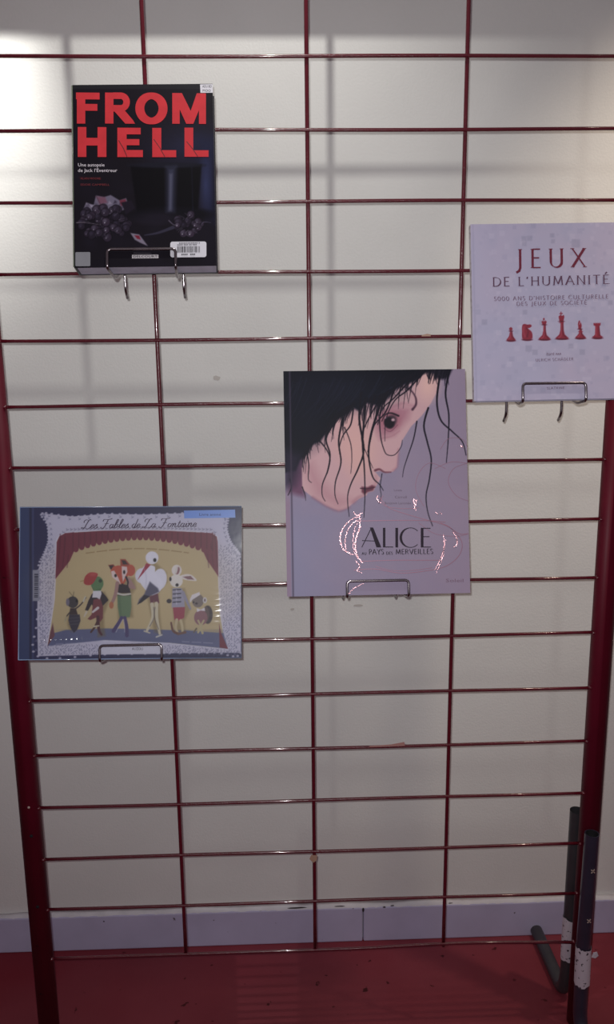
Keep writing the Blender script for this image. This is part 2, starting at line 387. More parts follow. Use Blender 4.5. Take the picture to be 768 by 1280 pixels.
# single line alphabet on a unit cap height, y up; entries are (width, [polylines])
def arc(cx, cy, rx, ry, a0, a1, n=10):
    return [(cx + rx * math.cos(math.radians(a0 + (a1 - a0) * k / n)), cy + ry * math.sin(math.radians(a0 + (a1 - a0) * k / n))) for k in range(n + 1)]
G = {
 'A': (.82, [[(0.03, 0), (.41, 1)], [(.41, 1), (.79, 0)], [(.17, .36), (.65, .36)]]),
 'B': (.6, [[(.12, 0), (.12, 1)], [(.12, 1)] + arc(.3, .76, .22, .24, 90, -90), [(.12, .52)] + arc(.32, .26, .26, .26, 90, -90) + [(.12, 0)]]),
 'C': (.82, [arc(.46, .5, .42, .5, 50, 310, 18)]),
 'D': (.82, [[(.12, 0), (.12, 1)], [(.12, 1)] + arc(.3, .5, .46, .5, 90, -90, 14) + [(.12, 0)]]),
 'E': (.58, [[(.12, 0), (.12, 1)], [(.12, 1), (.54, 1)], [(.12, .53), (.48, .53)], [(.12, 0), (.56, 0)]]),
 'F': (.55, [[(.12, 0), (.12, 1)], [(.12, 1), (.54, 1)], [(.12, .53), (.46, .53)]]),
 'H': (.82, [[(.12, 0), (.12, 1)], [(.7, 0), (.7, 1)], [(.12, .52), (.7, .52)]]),
 'I': (.26, [[(.13, 0), (.13, 1)]]),
 'J': (.42, [[(.28, 1), (.28, 0), (.22, -.16), (.06, -.26)]]),
 'K': (.7, [[(.12, 0), (.12, 1)], [(.6, 1), (.14, .48)], [(.22, .55), (.66, 0)]]),
 'L': (.56, [[(.12, 0), (.12, 1)], [(.12, 0), (.54, 0)]]),
 'M': (.98, [[(.1, 0), (.18, 1)], [(.18, 1), (.49, .1)], [(.49, .1), (.8, 1)], [(.8, 1), (.88, 0)]]),
 'N': (.86, [[(.12, 0), (.12, 1)], [(.12, 1), (.74, 0)], [(.74, 0), (.74, 1)]]),
 'O': (.92, [arc(.46, .5, .42, .5, 90, 450, 24)]),
 'P': (.6, [[(.12, 0), (.12, 1)], [(.12, 1)] + arc(.28, .74, .26, .26, 90, -90) + [(.12, .48)]]),
 'R': (.7, [[(.12, 0), (.12, 1)], [(.12, 1)] + arc(.28, .75, .26, .25, 90, -90) + [(.12, .5)], [(.3, .5), (.66, 0)]]),
 'S': (.56, [[(.48, .84)] + arc(.28, .76, .19, .24, 40, 225, 8) + [(.36, .46)] + arc(.28, .24, .2, .24, 45, -150, 8)]),
 'T': (.72, [[(.36, 0), (.36, 1)], [(.03, 1), (.69, 1)]]),
 'U': (.84, [[(.12, 1), (.12, .3)] + arc(.42, .3, .3, .3, 180, 360, 12) + [(.72, 1)]]),
 'V': (.78, [[(.03, 1), (.39, 0)], [(.39, 0), (.75, 1)]]),
 'X': (.78, [[(.05, 1), (.73, 0)], [(.05, 0), (.71, 1)]]),
 'Y': (.72, [[(.03, 1), (.36, .5)], [(.69, 1), (.36, .5)], [(.36, .5), (.36, 0)]]),
 'Z': (.66, [[(.06, 1), (.6, 1)], [(.6, 1), (.05, 0)], [(.05, 0), (.62, 0)]]),
 '0': (.7, [arc(.35, .5, .29, .5, 90, 450, 20)]),
 '5': (.55, [[(.46, 1), (.14, 1), (.11, .58)] + arc(.24, .31, .24, .3, 110, -150, 10)]),
 "'": (.22, [[(.12, 1), (.08, .76)]]),
 ' ': (.38, []),
}
G['É'] = (G['E'][0], G['E'][1] + [[(.24, 1.14), (.42, 1.34)]])
G['Ä'] = (G['A'][0], G['A'][1] + [[(.28, 1.16), (.30, 1.24)], [(.52, 1.16), (.54, 1.24)]])
# slanted handwriting, x height .42
G2 = {
 'L': (.70, [[(.06, .62), (.04, .82), (.20, .98), (.36, .88), (.36, .70), (.28, .40), (.22, .10), (.08, -.04), (-.06, .0), (-.02, .10), (.16, .06), (.38, -.05), (.58, -.04), (.70, .14)], [(.36, .70), (.44, .92), (.54, 1.02), (.60, .90)]]),
 'F': (.74, [[(.5, .98), (.40, .4), (.26, 0), (.06, -.05), (.02, .12)], [(.08, .76), (.14, .98), (.4, .96), (.66, 1.0), (.82, 1.1)], [(.26, .48), (.62, .52)]]),
 'e': (.32, [[(.02, .17), (.20, .22), (.27, .36), (.17, .43), (.05, .28), (.05, .08), (.16, -.01), (.33, .12)]]),
 's': (.30, [[(.0, .08), (.20, .46), (.19, .32), (.27, .14), (.17, -.01), (.03, .03)], [(.2, .0), (.32, .12)]]),
 'a': (.40, [[(.28, .38), (.16, .43), (.04, .26), (.06, .04), (.16, .0), (.28, .2), (.32, .42)], [(.32, .42), (.26, .06), (.32, 0), (.42, .12)]]),
 'b': (.40, [[(.02, .1), (.2, .6), (.26, .92), (.18, .98), (.10, .6), (.06, .1), (.14, 0), (.28, .14), (.26, .36), (.32, .40), (.42, .36)]]),
 'l': (.26, [[(.0, .1), (.2, .6), (.26, .92), (.18, .98), (.10, .6), (.08, .1), (.16, 0), (.28, .12)]]),
 'd': (.42, [[(.28, .38), (.16, .43), (.04, .26), (.06, .04), (.16, .0), (.28, .2), (.40, .98)], [(.40, .98), (.28, .06), (.34, 0), (.44, .12)]]),
 'o': (.38, [[(.2, .42), (.08, .36), (.04, .12), (.14, 0), (.28, .1), (.3, .32), (.2, .42)], [(.26, .38), (.40, .36)]]),
 'n': (.44, [[(.0, .34), (.08, .42), (.06, 0)], [(.06, .12), (.22, .42), (.30, .38), (.26, .06), (.34, 0), (.46, .12)]]),
 't': (.30, [[(.18, .72), (.10, .1), (.16, 0), (.30, .12)], [(.04, .46), (.28, .48)]]),
 'i': (.24, [[(.04, .2), (.12, .42), (.08, .06), (.14, 0), (.26, .12)], [(.15, .60), (.17, .65)]]),
 ' ': (.26, []),
}
def write(pr, text, x0, y0, x1, y1, h, thick, thin, font=G, serif=True, space=.10, slant=0, smooth=False, hy=None):
    """text along the baseline (x0,y0)-(x1,y1) in the picture frame, cap height h there."""
    adv = [font[c][0] for c in text]; tot = sum(adv) + space * (len(text) - 1)
    a = np.array([x0, y0], float); b = np.array([x1, y1], float); ex = (b - a) / tot
    up = np.array([ex[1], -ex[0]]); up = up / np.hypot(*up) * h
    px = 0
    def P(x, y): return a + ex * (px + x) + up * y + ex * 0 + slant * y * h * ex / np.hypot(*ex)
    for c, w in zip(text, adv):
        for k, pl in enumerate(font[c][1]):
            if smooth and len(pl) > 2: pl = spline(pl, n=4)
            pts = [P(*p) for p in pl]
            if len(pts) == 2: pts = [pts[0], (pts[0] + pts[1]) / 2, pts[1]]
            def wd(t, d):
                ang = math.atan2(-d[1], d[0]); return (thin + (thick - thin) * abs(math.sin(ang + .45)) ** 1.5) / 2
            pr.strip(pts, wd)
            if serif:
                for q in (pl[0], pl[-1]):
                    if q[1] in (0, 1) and c not in "COS'" and not (c in 'EFLTDBPRZ' and abs(q[0] - G[c][1][0][0][0]) > .02):
                        s_ = .11
                        pr.strip([P(q[0] - s_, q[1]), P(q[0], q[1]), P(q[0] + s_, q[1])], lambda t, d: max(thin * .8, h * .035) / 2)
        px += w + space
def small_text(cv, W, H, y, text, x, yb, width, h, m, name, parent, align='LEFT', rot=0):
    """built in sans font, baseline start (x, yb), total width and cap height in the picture frame."""
    cu = bpy.data.curves.new('t', 'FONT'); cu.body = text; cu.size = 1; cu.resolution_u = 2
    o = bpy.data.objects.new('t', cu); C.objects.link(o); bpy.context.view_layer.update()
    me = bpy.data.meshes.new_from_object(o.evaluated_get(bpy.context.evaluated_depsgraph_get())); bpy.data.objects.remove(o)
    co = np.array([v.co[:] for v in me.vertices]); mx = co[:, 0].max(); k = .69
    for v in me.vertices:
        px = x + v.co.x / mx * width; py = yb - v.co.y / k * h + (v.co.x / mx) * width * math.tan(rot)
        u, vv = cv.inv(px, py); v.co = (-W / 2 + u * W, y, vv * H)
    me.update(); o2 = link(name, me, m, parent)
    return o2

# ------------------------------------------------------------------ books
def book_root(name, W, H, T, X, Z, th, ro, label, fwd=0):
    r = empty(name, (0, 0, 0)); yb = -.0088 - fwd - H * math.sin(th) - T * math.cos(th)
    r.matrix_world = Matrix.Translation((X, yb, Z)) @ Matrix.Rotation(-th, 4, 'X') @ Matrix.Rotation(ro, 4, 'Y')
    tag(r, label, 'book'); return r
def hard_book(root, W, H, T, m_board, m_spine, over=.003):
    b = .0022
    link('back_board', box(-W / 2 + .004, W / 2, T - b, T, 0, H, .0006), m_board, root)
    link('front_board', box(-W / 2 + .004, W / 2, 0.0002, b, 0, H, .0006), m_board, root)
    link('page_block', box(-W / 2 + .006, W / 2 - over, b, T - b, over, H - over), m_pages, root)
    # rounded spine
    vs, fs = [], []; n = 10
    for z in (0, H):
        for k in range(n + 1):
            a = math.pi * k / n; vs.append((-W / 2 + .0045 - .0045 * math.sin(a), T / 2 - T / 2 * math.cos(a), z))
    for k in range(n): fs.append((k, k + 1, n + 2 + k, n + 1 + k))
    fs.append(tuple(range(n + 1))[::-1]); fs.append(tuple(range(n + 1, 2 * n + 2)))
    link('spine', mesh_from(vs, fs), m_spine, root)

# ------------------------------------------------------------------ wire book holders
def holder(X, zb, yb, th, T, zw, lip, label, wid=.090, drop=.036):
    """one bent rod: prong - over the wire - under the book - up to the lip and back."""
    o = empty('book_holder', (X, 0, zw)); r = .0022; tag(o, label, 'book holder', group='wire book holders')
    sy, cy = math.sin(th), math.cos(th)
    def B(yy, zz):                                     # point given in the book's own frame (depth, height)
        return (yb + yy * cy + zz * sy, zb - yy * sy + zz * cy)
    f1 = B(-r - .0017, lip); f0 = B(-r - .0017, -r - .0006); bk = B(T + r + .001, -r - .0006); 
    half = wid / 2; lw = half * 1.06
    side = lambda s: [(s * half, .020, zw - drop), (s * half, .0066, zw - drop + .012), (s * half, .0066, zw + .0058), (s * half, -.010, zw + .0062),
                      (s * half, bk[0] + .004, bk[1] - .001 if bk[1] < zw + .006 else bk[1]), (s * lw, f0[0], f0[1]), (s * lw, f1[0], f1[1])]
    pts = side(-1) + side(1)[::-1]
    pts = [(p[0], p[1], p[2] - zw) for p in pts]
    link('bent_rod', tube(round_path(pts, .0062, 5), r, 10), m_chrome, o)
    return o
def rot90(seed): return np.random.default_rng(seed)
# ================================================== 1. black paperback with big red capitals
W, H, T, = .1985, .2650, .032
root = book_root('book', W, H, T, -.2335, -.3008, .272, -.0075, 'thick black paperback with huge red capitals, top left on the rack, barcode sticker low right')
cv = Canvas([(42, 65), (680, 52), (697, 888), (50, 892)], 235, 300, (30, 26, 34))
n1 = cv.noise(60, 1); n2 = cv.noise(18, 2)
cv.mix((n1 - .45) * 1.2, (40, 36, 50), .6)
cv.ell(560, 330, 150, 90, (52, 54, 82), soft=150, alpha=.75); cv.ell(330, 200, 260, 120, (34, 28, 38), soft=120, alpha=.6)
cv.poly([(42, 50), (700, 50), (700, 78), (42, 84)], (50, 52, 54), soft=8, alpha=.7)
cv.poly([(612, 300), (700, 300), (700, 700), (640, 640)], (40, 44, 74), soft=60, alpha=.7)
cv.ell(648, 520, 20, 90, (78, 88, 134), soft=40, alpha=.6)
# tall hat
cv.poly([(305, 432), (630, 426), (612, 640), (335, 645)], (15, 13, 19), soft=10)
cv.ell(468, 430, 165, 12, (34, 34, 46), soft=8)
cv.ell(490, 655, 190, 34, (22, 20, 28), soft=14); cv.ell(430, 672, 95, 26, (52, 46, 60), soft=26, alpha=.5)
cv.poly([(470, 440), (512, 438), (504, 640), (472, 640)], (84, 88, 112), soft=30, alpha=.75)
cv.poly([(483, 470), (496, 470), (492, 640), (480, 640)], (150, 152, 172), soft=14, alpha=.4)
cv.stroke([(585, 440), (590, 640)], 3, 3, (48, 50, 74), soft=6, alpha=.5)
# paper wrap, flowers and grapes
cv.poly([(85, 640), (105, 600), (138, 612), (148, 568), (185, 575), (215, 566), (255, 590), (285, 580), (300, 620), (240, 650), (170, 655), (100, 680)], (128, 122, 140), soft=5)
r_ = rot90(77)
for k in range(16):
    x, y = 100 + 180 * r_.random(), 585 + 50 * r_.random(); a = r_.random() * 3; v = r_.choice([60, 90, 165, 190])
    cv.poly([(x, y), (x + 26 * math.cos(a), y + 16 * math.sin(a)), (x + 14 * math.cos(a + 1), y + 20 * math.sin(a + 1))], (v, v - 8, v + 8), soft=5, alpha=.55)
cv.poly([(148, 572), (190, 575), (200, 600), (165, 610)], (140, 76, 92), soft=10, alpha=.6); cv.poly([(255, 590), (283, 584), (290, 612), (262, 615)], (128, 44, 60), soft=6, alpha=.8)
cv.poly([(262, 600), (310, 590), (325, 625), (285, 655)], (38, 32, 44), soft=6)
cv.stroke([(150, 570), (172, 612), (200, 640)], 2, 2, (60, 50, 62), alpha=.8); cv.stroke([(110, 604), (140, 640), (150, 660)], 2, 2, (70, 64, 76), alpha=.8)
for cx, cy, sx, sy, nn, rad in ((185, 690, 115, 72, 62, 17), (570, 700, 62, 46, 26, 15)):
    r_ = rot90(int(cx))
    for k in range(nn):
        a, q = r_.random() * 6.28, math.sqrt(r_.random()); x, y = cx + sx * q * math.cos(a), cy + sy * q * math.sin(a); rr = rad * (.75 + .4 * r_.random())
        v = r_.random()
        cv.ell(x, y, rr * 1.1, rr * 1.1, (14, 12, 18), soft=5, alpha=.9)
        cv.ell(x, y, rr, rr, (44 + 24 * v, 38 + 18 * v, 50 + 22 * v), soft=4)
        cv.ell(x - rr * .25, y - rr * .3, rr * .45, rr * .4, (70 + 60 * v * v, 64 + 60 * v * v, 82 + 56 * v * v), soft=7, alpha=.65)
        cv.ell(x - rr * .3, y + rr * .2, 2.4, 2.4, (225, 222, 232), soft=3, alpha=v)
    for k in range(12):
        a = r_.random() * 6.28; x, y = cx + sx * .6 * math.cos(a), cy + sy * .6 * math.sin(a)
        cv.stroke([(x, y), (x + 14 * math.cos(a + 1), y + 12 * math.sin(a)), (x + 26 * math.cos(a), y + 26 * math.sin(a))], 2.4, 1, (112, 104, 118), alpha=.7)
cv.stroke([(480, 682), (500, 700), (520, 705)], 3, 1, (140, 132, 148)); cv.stroke([(630, 700), (640, 690), (672, 692)], 3, 1, (110, 104, 126))
cv.stroke([(370, 748), (430, 738), (498, 714)], 4, 16, (64, 62, 78), soft=4); cv.stroke([(60, 690), (100, 690), (170, 700)], 3, 1, (140, 130, 140))
cv.poly([(305, 738), (345, 745), (360, 765), (384, 797), (350, 782), (325, 768)], (150, 142, 156), soft=4); cv.poly([(322, 748), (345, 750), (352, 768), (335, 764)], (140, 44, 62), soft=4)
cv.stroke([(75, 487), (170, 492)], 7, 7, (84, 26, 34), soft=6, alpha=.5)
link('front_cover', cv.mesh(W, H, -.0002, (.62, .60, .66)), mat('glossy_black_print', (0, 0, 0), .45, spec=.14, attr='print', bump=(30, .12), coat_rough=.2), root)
m_bk = mat('black_cover_card', (26, 24, 30), .4, noise=(20, .1))
link('front_board', box(-W / 2, W / 2, 0, .0014, 0, H, .0005), m_bk, root)
link('back_board', box(-W / 2, W / 2, T - .0014, T, 0, H, .0005), m_bk, root)
link('page_block', box(-W / 2 + .003, W / 2 - .002, .0014, T - .0014, .0012, H - .0012), mat('grey_lavender_page_edges', (186, 182, 200), .7, noise=(60, .12)), root)
link('spine', box(-W / 2 - .0006, -W / 2 + .003, .0004, T - .0004, 0, H, .0006), m_bk, root)
link('plastic_edge', tube([(-W / 2 - .0006, -.0004, .001), (-W / 2 - .0008, -.0004, H - .001)], .0009, 6), mat('grey_green_plastic_edge', (112, 120, 104), .3), root)
pr = Print(cv, W, H, -.0006); ink = mat('red_ink', (198, 50, 58), .6, spec=.2, noise=(60, .08))
def Q(*p): pr.quad(p)
def R(x0, y0, x1, y1, s=0): pr.quad([(x0, y0), (x1, y0), (x1 + s, y1), (x0 + s, y1)])
R(62, 100, 100, 242); R(58, 100, 165, 131); R(96, 152, 155, 183)
R(190, 99, 228, 241)
pr.strip([(226, 113), (262, 113)] + [(262 + 26 * math.cos(a), 142 - 29 * math.sin(a)) for a in np.linspace(1.5, -1.5, 12)] + [(226, 171)], lambda t, d: 15)
Q((228, 165), (262, 160), (318, 226), (326, 241), (282, 241), (228, 180))
for a0, a1 in ((-.05, math.pi + .05), (math.pi, 2 * math.pi)):
    pr.strip([(401 + 53 * math.cos(a), 170 - 58 * math.sin(a)) for a in np.linspace(a0, a1, 24)], lambda t, d: 15 + 5.5 * abs(d[1]))
R(496, 98, 530, 240); R(618, 98, 650, 240); Q((496, 98), (540, 98), (590, 200), (560, 240)); Q((608, 98), (650, 98), (592, 240), (560, 240))
R(66, 258, 105, 394); R(156, 258, 196, 394); R(100, 307, 160, 342)
R(246, 260, 288, 394); R(246, 260, 352, 290); R(284, 312, 346, 340); R(284, 362, 362, 394)
R(405, 260, 446, 394); R(440, 362, 514, 394)
R(552, 258, 592, 392); R(588, 362, 662, 392)
pr.build('title', ink, root, 'huge red capital letters')
m_scr = mat('dark_scratch', (92, 26, 34), .5)
for a, b in (((252, 318), (290, 392)), ((412, 312), (462, 392)), ((562, 322), (612, 390))):
    pr.strip([a, ((a[0] + b[0]) / 2 + 3, (a[1] + b[1]) / 2), b], lambda t, d: 1.6, .0005)
    pr.build('title_scratch', m_scr, root, 'dark scratch across a red letter')
wink = mat('white_ink', (214, 206, 214), .5)
small_text(cv, W, H, -.0007, 'Une autopsie', 66, 437, 121, 15, wink, 'subtitle', root)
small_text(cv, W, H, -.0007, 'de Jack l’Éventreur', 66, 462, 179, 15, wink, 'subtitle', root)
dink = mat('dark_red_ink', (110, 32, 40), .5)
small_text(cv, W, H, -.0007, 'ALAN MOORE', 78, 496, 92, 9, dink, 'author_line', root)
small_text(cv, W, H, -.0007, 'EDDIE CAMPBELL', 78, 524, 132, 9, dink, 'author_line', root)
m_white = mat('white_sticker', (214, 212, 220), .35, coat=.3); m_black = mat('black_ink', (40, 36, 44), .5)
def rrect(pr, x0, y0, x1, y1, r, dy=0, rot=0):
    P = []
    for cx, cy, a in ((x1 - r, y0 + r, -90), (x1 - r, y1 - r, 0), (x0 + r, y1 - r, 90), (x0 + r, y0 + r, 180)):
        for k in range(5): t = math.radians(a + 22.5 * k); P.append((cx + r * math.cos(t), cy + r * math.sin(t)))
    pr.quad(P, dy)
pr.y = -.0008
rrect(pr, 487, 779, 652, 850, 10); pr.build('barcode_sticker', m_white, root, 'white barcode sticker with rounded corners')
st = root.children[-1]
x = 519.
while x < 622:
    ww = random.choice((1.6, 2.4, 3.6)); pr.quad([(x, 801), (min(x + ww, 622), 801), (min(x + ww, 622), 829), (x, 829)], .0003); x += ww + random.choice((1.4, 2.2, 3))
for yy, a, b in ((787, 527, 618), (795, 519, 612)):
    x = a
    while x < b: pr.quad([(x, yy - 2.5), (x + 5, yy - 2.5), (x + 5, yy + 1.5), (x, yy + 1.5)], .0003); x += random.choice((6.5, 7, 10))
for a, b in ((538, 566), (578, 602)):
    x = a
    while x < b: pr.quad([(x, 835), (x + 4.5, 835), (x + 4.5, 841), (x, 841)], .0003); x += 6
pr.build('barcode', m_black, root)
rrect(pr, 55, 823, 123, 886, 5); pr.build('grey_sticker', mat('grey_clear_label', (128, 128, 134), .4, noise=(40, .06)), root)
rrect(pr, 312, 837, 433, 853, 1.5); pr.build('publisher_box', mat('box_white', (190, 184, 188), .5), root)
small_text(cv, W, H, -.0011, 'DELCOURT', 317, 850.5, 111, 10.5, m_black, 'publisher_name', root)
pr.quad([(623, 57), (680, 55), (682, 95), (625, 96)]); pr.build('shelf_mark_sticker', m_white, root)
small_text(cv, W, H, -.0011, 'ADU BD', 634, 71, 42, 11, m_black, 'shelf_mark', root)
small_text(cv, W, H, -.0011, 'MOO', 634, 91, 38, 11, m_black, 'shelf_mark', root)
pr.strip([(318, 829), (400, 831)], lambda t, d: .8); pr.build('rule_line', mat('grey_ink', (90, 86, 94), .5), root)
holder(-.2385, -.3008, root.location.y, .272, T, -.3022, .024, 'chrome wire holder under the thick black paperback with red capitals')

# ================================================== 2. grey lavender book, girl's profile with wet black hair
W, H, T = .2842, .3493, .014
root = book_root('book', W, H, T, .1004, -.7914, .2389, 0, 'large grey-mauve hardback with a dark-haired face in profile, hanging in the middle')
cv = Canvas([(44, 44), (712, 30), (732, 858), (55, 871)], 330, 405, (146, 136, 158))
n1 = cv.noise(140, 5); n2 = cv.noise(40, 6); n3 = cv.noise(6, 7)
cv.mix(n1, (136, 130, 156), .5); cv.mix(n2 - .4, (160, 142, 160), .4); cv.mix(n3, (140, 128, 150), .25)
t = np.clip((cv.X - 250) / 450, 0, 1); cv.mix(t, (152, 132, 150), .55); cv.mix(np.clip((260 - cv.X) / 200, 0, 1) * np.clip((cv.Y - 500) / 150, 0, 1), (136, 138, 166), .6)
SK = (198, 160, 164)
face = [(120, 330), (110, 400), (112, 478), (150, 508), (200, 540), (245, 558), (275, 550), (300, 528), (322, 512), (348, 500), (352, 490), (374, 484), (382, 468), (392, 452), (400, 437), (380, 414), (398, 410), (425, 418), (446, 412), (460, 396), (464, 350), (478, 300), (512, 246), (552, 205), (585, 160), (612, 108), (622, 60), (560, 34), (420, 60), (250, 200)]
cv.poly([(60, 300), (130, 330), (125, 440), (118, 505), (95, 500), (60, 490)], (104, 66, 92), soft=22, alpha=.9)
cv.poly(face, SK, soft=4)
def infaces(pts, col, soft, alpha): cv.poly(pts, col, soft=soft, alpha=alpha)
infaces([(120, 400), (160, 500), (245, 552), (300, 520), (240, 500), (180, 440), (150, 380)], (168, 118, 130), 40, .45)
infaces([(240, 200), (330, 200), (350, 400), (300, 430), (220, 330)], (212, 166, 160), 60, .5)
cv.ell(330, 330, 60, 90, (216, 172, 162), soft=70, alpha=.5); cv.ell(575, 90, 34, 50, (226, 184, 172), soft=50, alpha=.7)
infaces([(380, 250), (400, 190), (470, 170), (510, 180), (500, 215), (450, 275), (400, 290)], (150, 92, 112), 34, .6)
cv.ell(432, 222, 40, 34, (158, 98, 112), soft=26, alpha=.75)
cv.ell(438, 226, 25, 20, (70, 50, 62), soft=9, rot=-.9); cv.ell(432, 232, 19, 22, (24, 16, 28), soft=7, rot=-.4); cv.ell(446, 221, 6, 5, (196, 160, 170), soft=5); cv.ell(420, 214, 3, 3, (170, 150, 165), soft=4)
cv.stroke([(405, 226), (418, 202), (440, 196), (466, 206)], 3, 7, (30, 20, 32), soft=4)
cv.stroke([(412, 252), (436, 264), (462, 240)], 2, 3, (110, 64, 84), soft=4, alpha=.8); cv.stroke([(400, 290), (440, 282), (470, 262)], 3, 2, (150, 96, 112), soft=8, alpha=.5)
cv.stroke([(478, 96), (508, 108), (528, 134), (531, 162), (518, 182)], 3, 9, (72, 46, 62), soft=5); cv.stroke([(440, 176), (480, 160), (520, 168)], 8, 5, (160, 104, 122), soft=16, alpha=.5)
cv.stroke([(380, 408), (396, 404), (414, 414), (438, 414)], 8, 3, (96, 46, 62), soft=6); cv.stroke([(466, 330), (462, 390), (446, 408)], 5, 5, (164, 108, 122), soft=12, alpha=.6)
cv.poly([(330, 468), (352, 470), (368, 462), (380, 466), (372, 482), (352, 488), (340, 498), (330, 488)], (104, 56, 72), soft=7); cv.stroke([(326, 474), (348, 476), (380, 470)], 4, 2, (58, 28, 44), soft=3)
cv.stroke([(300, 526), (318, 508), (340, 500)], 10, 5, (150, 100, 116), soft=14, alpha=.5); cv.stroke([(382, 428), (384, 446), (378, 462)], 6, 6, (170, 118, 128), soft=12, alpha=.5)
cv.stroke([(150, 508), (200, 540), (245, 557), (285, 545)], 7, 5, (134, 92, 112), soft=12, alpha=.6)
HR = (8, 10, 24)
cv.poly([(40, 20), (600, 20), (585, 40), (556, 52), (528, 78), (486, 92), (452, 112), (420, 150), (395, 170), (350, 160), (322, 190), (300, 178), (270, 205), (238, 226), (206, 262), (180, 300), (150, 316), (128, 352), (104, 372), (88, 410), (40, 420)], HR, soft=10)
cv.poly([(40, 330), (110, 350), (98, 420), (84, 462), (40, 480)], (40, 34, 54), soft=40, alpha=.8)
cv.ell(250, 110, 160, 60, (18, 22, 40), soft=90, alpha=.6); cv.ell(130, 200, 60, 110, (12, 16, 34), soft=70, alpha=.6)
r_ = rot90(3)
for k in range(46):
    x0 = 70 + 470 * r_.random(); y0 = 50 + 60 * r_.random(); dx = -50 - 60 * r_.random(); L_ = 90 + 120 * r_.random()
    if y0 + L_ > 330 - x0 * .35: L_ = max(40, 330 - x0 * .42 - y0)
    cv.stroke([(x0, y0), (x0 + dx * .4, y0 + L_ * .5), (x0 + dx, y0 + L_)], 2.4, .8, (40, 44, 66), soft=3, alpha=.30)
S = [([(236, 225), (200, 290), (214, 350), (205, 410), (186, 460), (185, 500), (196, 522)], 7, 2), ([(262, 215), (246, 300), (254, 380), (234, 450), (232, 500), (243, 532)], 7, 2),
     ([(330, 120), (322, 220), (338, 330), (318, 400), (290, 460), (278, 510), (284, 578)], 9, 2), ([(345, 170), (334, 300), (340, 400), (342, 500), (338, 582)], 8, 2),
     ([(400, 160), (366, 270), (356, 350), (370, 430), (396, 460), (410, 482)], 9, 2), ([(420, 130), (398, 200), (400, 280), (412, 330), (425, 350), (452, 350), (476, 320), (480, 296)], 5, 1.5),
     ([(655, 30), (640, 120), (652, 200), (650, 290), (643, 378)], 8, 2.5), ([(618, 60), (608, 150), (622, 220), (664, 262), (702, 300), (716, 350)], 8, 3), ([(576, 176), (560, 240), (572, 300), (587, 366), (580, 440), (568, 500), (574, 560), (592, 612)], 7, 2.5),
     ([(534, 226), (522, 290), (500, 356), (486, 400), (481, 432)], 5, 1.5), ([(128, 330), (136, 390), (134, 440), (146, 454)], 5, 1.5), ([(166, 290), (200, 330), (214, 370), (204, 420)], 6, 2),
     ([(405, 420), (398, 470), (402, 500), (394, 530)], 3, 1.2), ([(300, 180), (290, 240), (262, 280), (248, 330), (256, 370)], 6, 2), ([(268, 250), (290, 310), (294, 370), (290, 420)], 4, 1.5),
     ([(112, 470), (122, 500), (124, 520)], 4, 1), ([(60, 500), (72, 470), (66, 440)], 4, 2), ([(450, 112), (420, 190), (378, 240), (362, 300), (352, 340)], 6, 2), ([(500, 84), (450, 140), (408, 180), (390, 240)], 6, 2),
     ([(560, 44), (500, 110), (452, 150), (420, 220), (416, 300)], 6, 1.5), ([(382, 170), (350, 230), (330, 290), (350, 350), (372, 400)], 5, 1.5)]
for pts, a, b in S: cv.stroke(pts, a, b, (14, 12, 26), soft=2.6)
for k in range(90):
    x0 = 110 + 450 * r_.random(); y0 = np.interp(x0, [110, 180, 240, 320, 400, 460, 560], [350, 280, 215, 170, 150, 100, 40]); L_ = 25 + 75 * r_.random() ** 2
    cv.stroke([(x0 + 14, y0 - 26), (x0 - 2, y0 + L_ * .4), (x0 - 14 + 18 * r_.random(), y0 + L_)], 5, .8, (14, 12, 26), soft=2.5, alpha=.9)
for k in range(16):
    x0 = 575 + 90 * r_.random(); L_ = 25 + 45 * r_.random(); cv.stroke([(x0 + 6, 26), (x0 - 4, 26 + L_ * .6), (x0 - 10 + 10 * r_.random(), 26 + L_)], 7, 1, (14, 12, 26), soft=3)
cv.poly([(585, 26), (668, 24), (650, 62), (630, 70), (600, 66)], (14, 12, 26), soft=12, alpha=.9)
# hinge band down the left
cv.mix(np.exp(-((cv.X - 72 - (cv.Y - 450) * .012) / 3.2) ** 2), (70, 60, 78), .75)
cv.mix(np.clip((62 - cv.X + cv.Y * .012) / 3, 0, 1) * np.clip((cv.Y - 470) / 60, 0, 1), (150, 120, 138), .6)
link('front_cover', cv.mesh(W, H, -.0002, (1.14, 1.14, 1.15)), mat('satin_printed_cover', (0, 0, 0), .55, spec=.22, attr='print'), root)
hard_book(root, W, H, T, mat('mauve_board', (140, 116, 130), .5), mat('rose_beige_spine', (168, 128, 130), .45, noise=(14, .06)))
gink = mat('charcoal_ink', (40, 28, 44), .55, spec=.2); pr = Print(cv, W, H, -.0006)
# display capitals, thin and thick
def L_(pts, w): pr.strip(pts, lambda t, d: w / 2)
L_([(330, 691), (366, 618)], 3); pr.quad([(360, 618), (372, 618), (402, 691), (384, 691)]); L_([(331, 666), (392, 668)], 2.6)
R = lambda x0, y0, x1, y1: pr.quad([(x0, y0), (x1, y0), (x1, y1), (x0, y1)])
R(408, 619, 417, 691); R(408, 688, 446, 691); R(454, 619, 464, 691)
pr.strip([(510 + 36 * math.cos(a), 655 - 36 * math.sin(a)) for a in np.linspace(.75, 2 * math.pi - .75, 26)], lambda t, d: 1.3 + 3.4 * max(0, d[1] * 1.0) ** 2)
R(548, 619, 558, 691); R(548, 619, 584, 622); R(548, 650, 580, 653); R(548, 688, 586, 691)
pr.build('title', gink, root, 'dark grey slender capitals')
write(pr, 'AU', 330, 718, 347, 718, 9, 2.0, 1.0, serif=False)
write(pr, 'PAYS', 356, 717, 412, 716, 19, 3.2, 1.1, serif=False)
write(pr, 'DES', 420, 717, 444, 717, 10, 2.0, 1.0, serif=False)
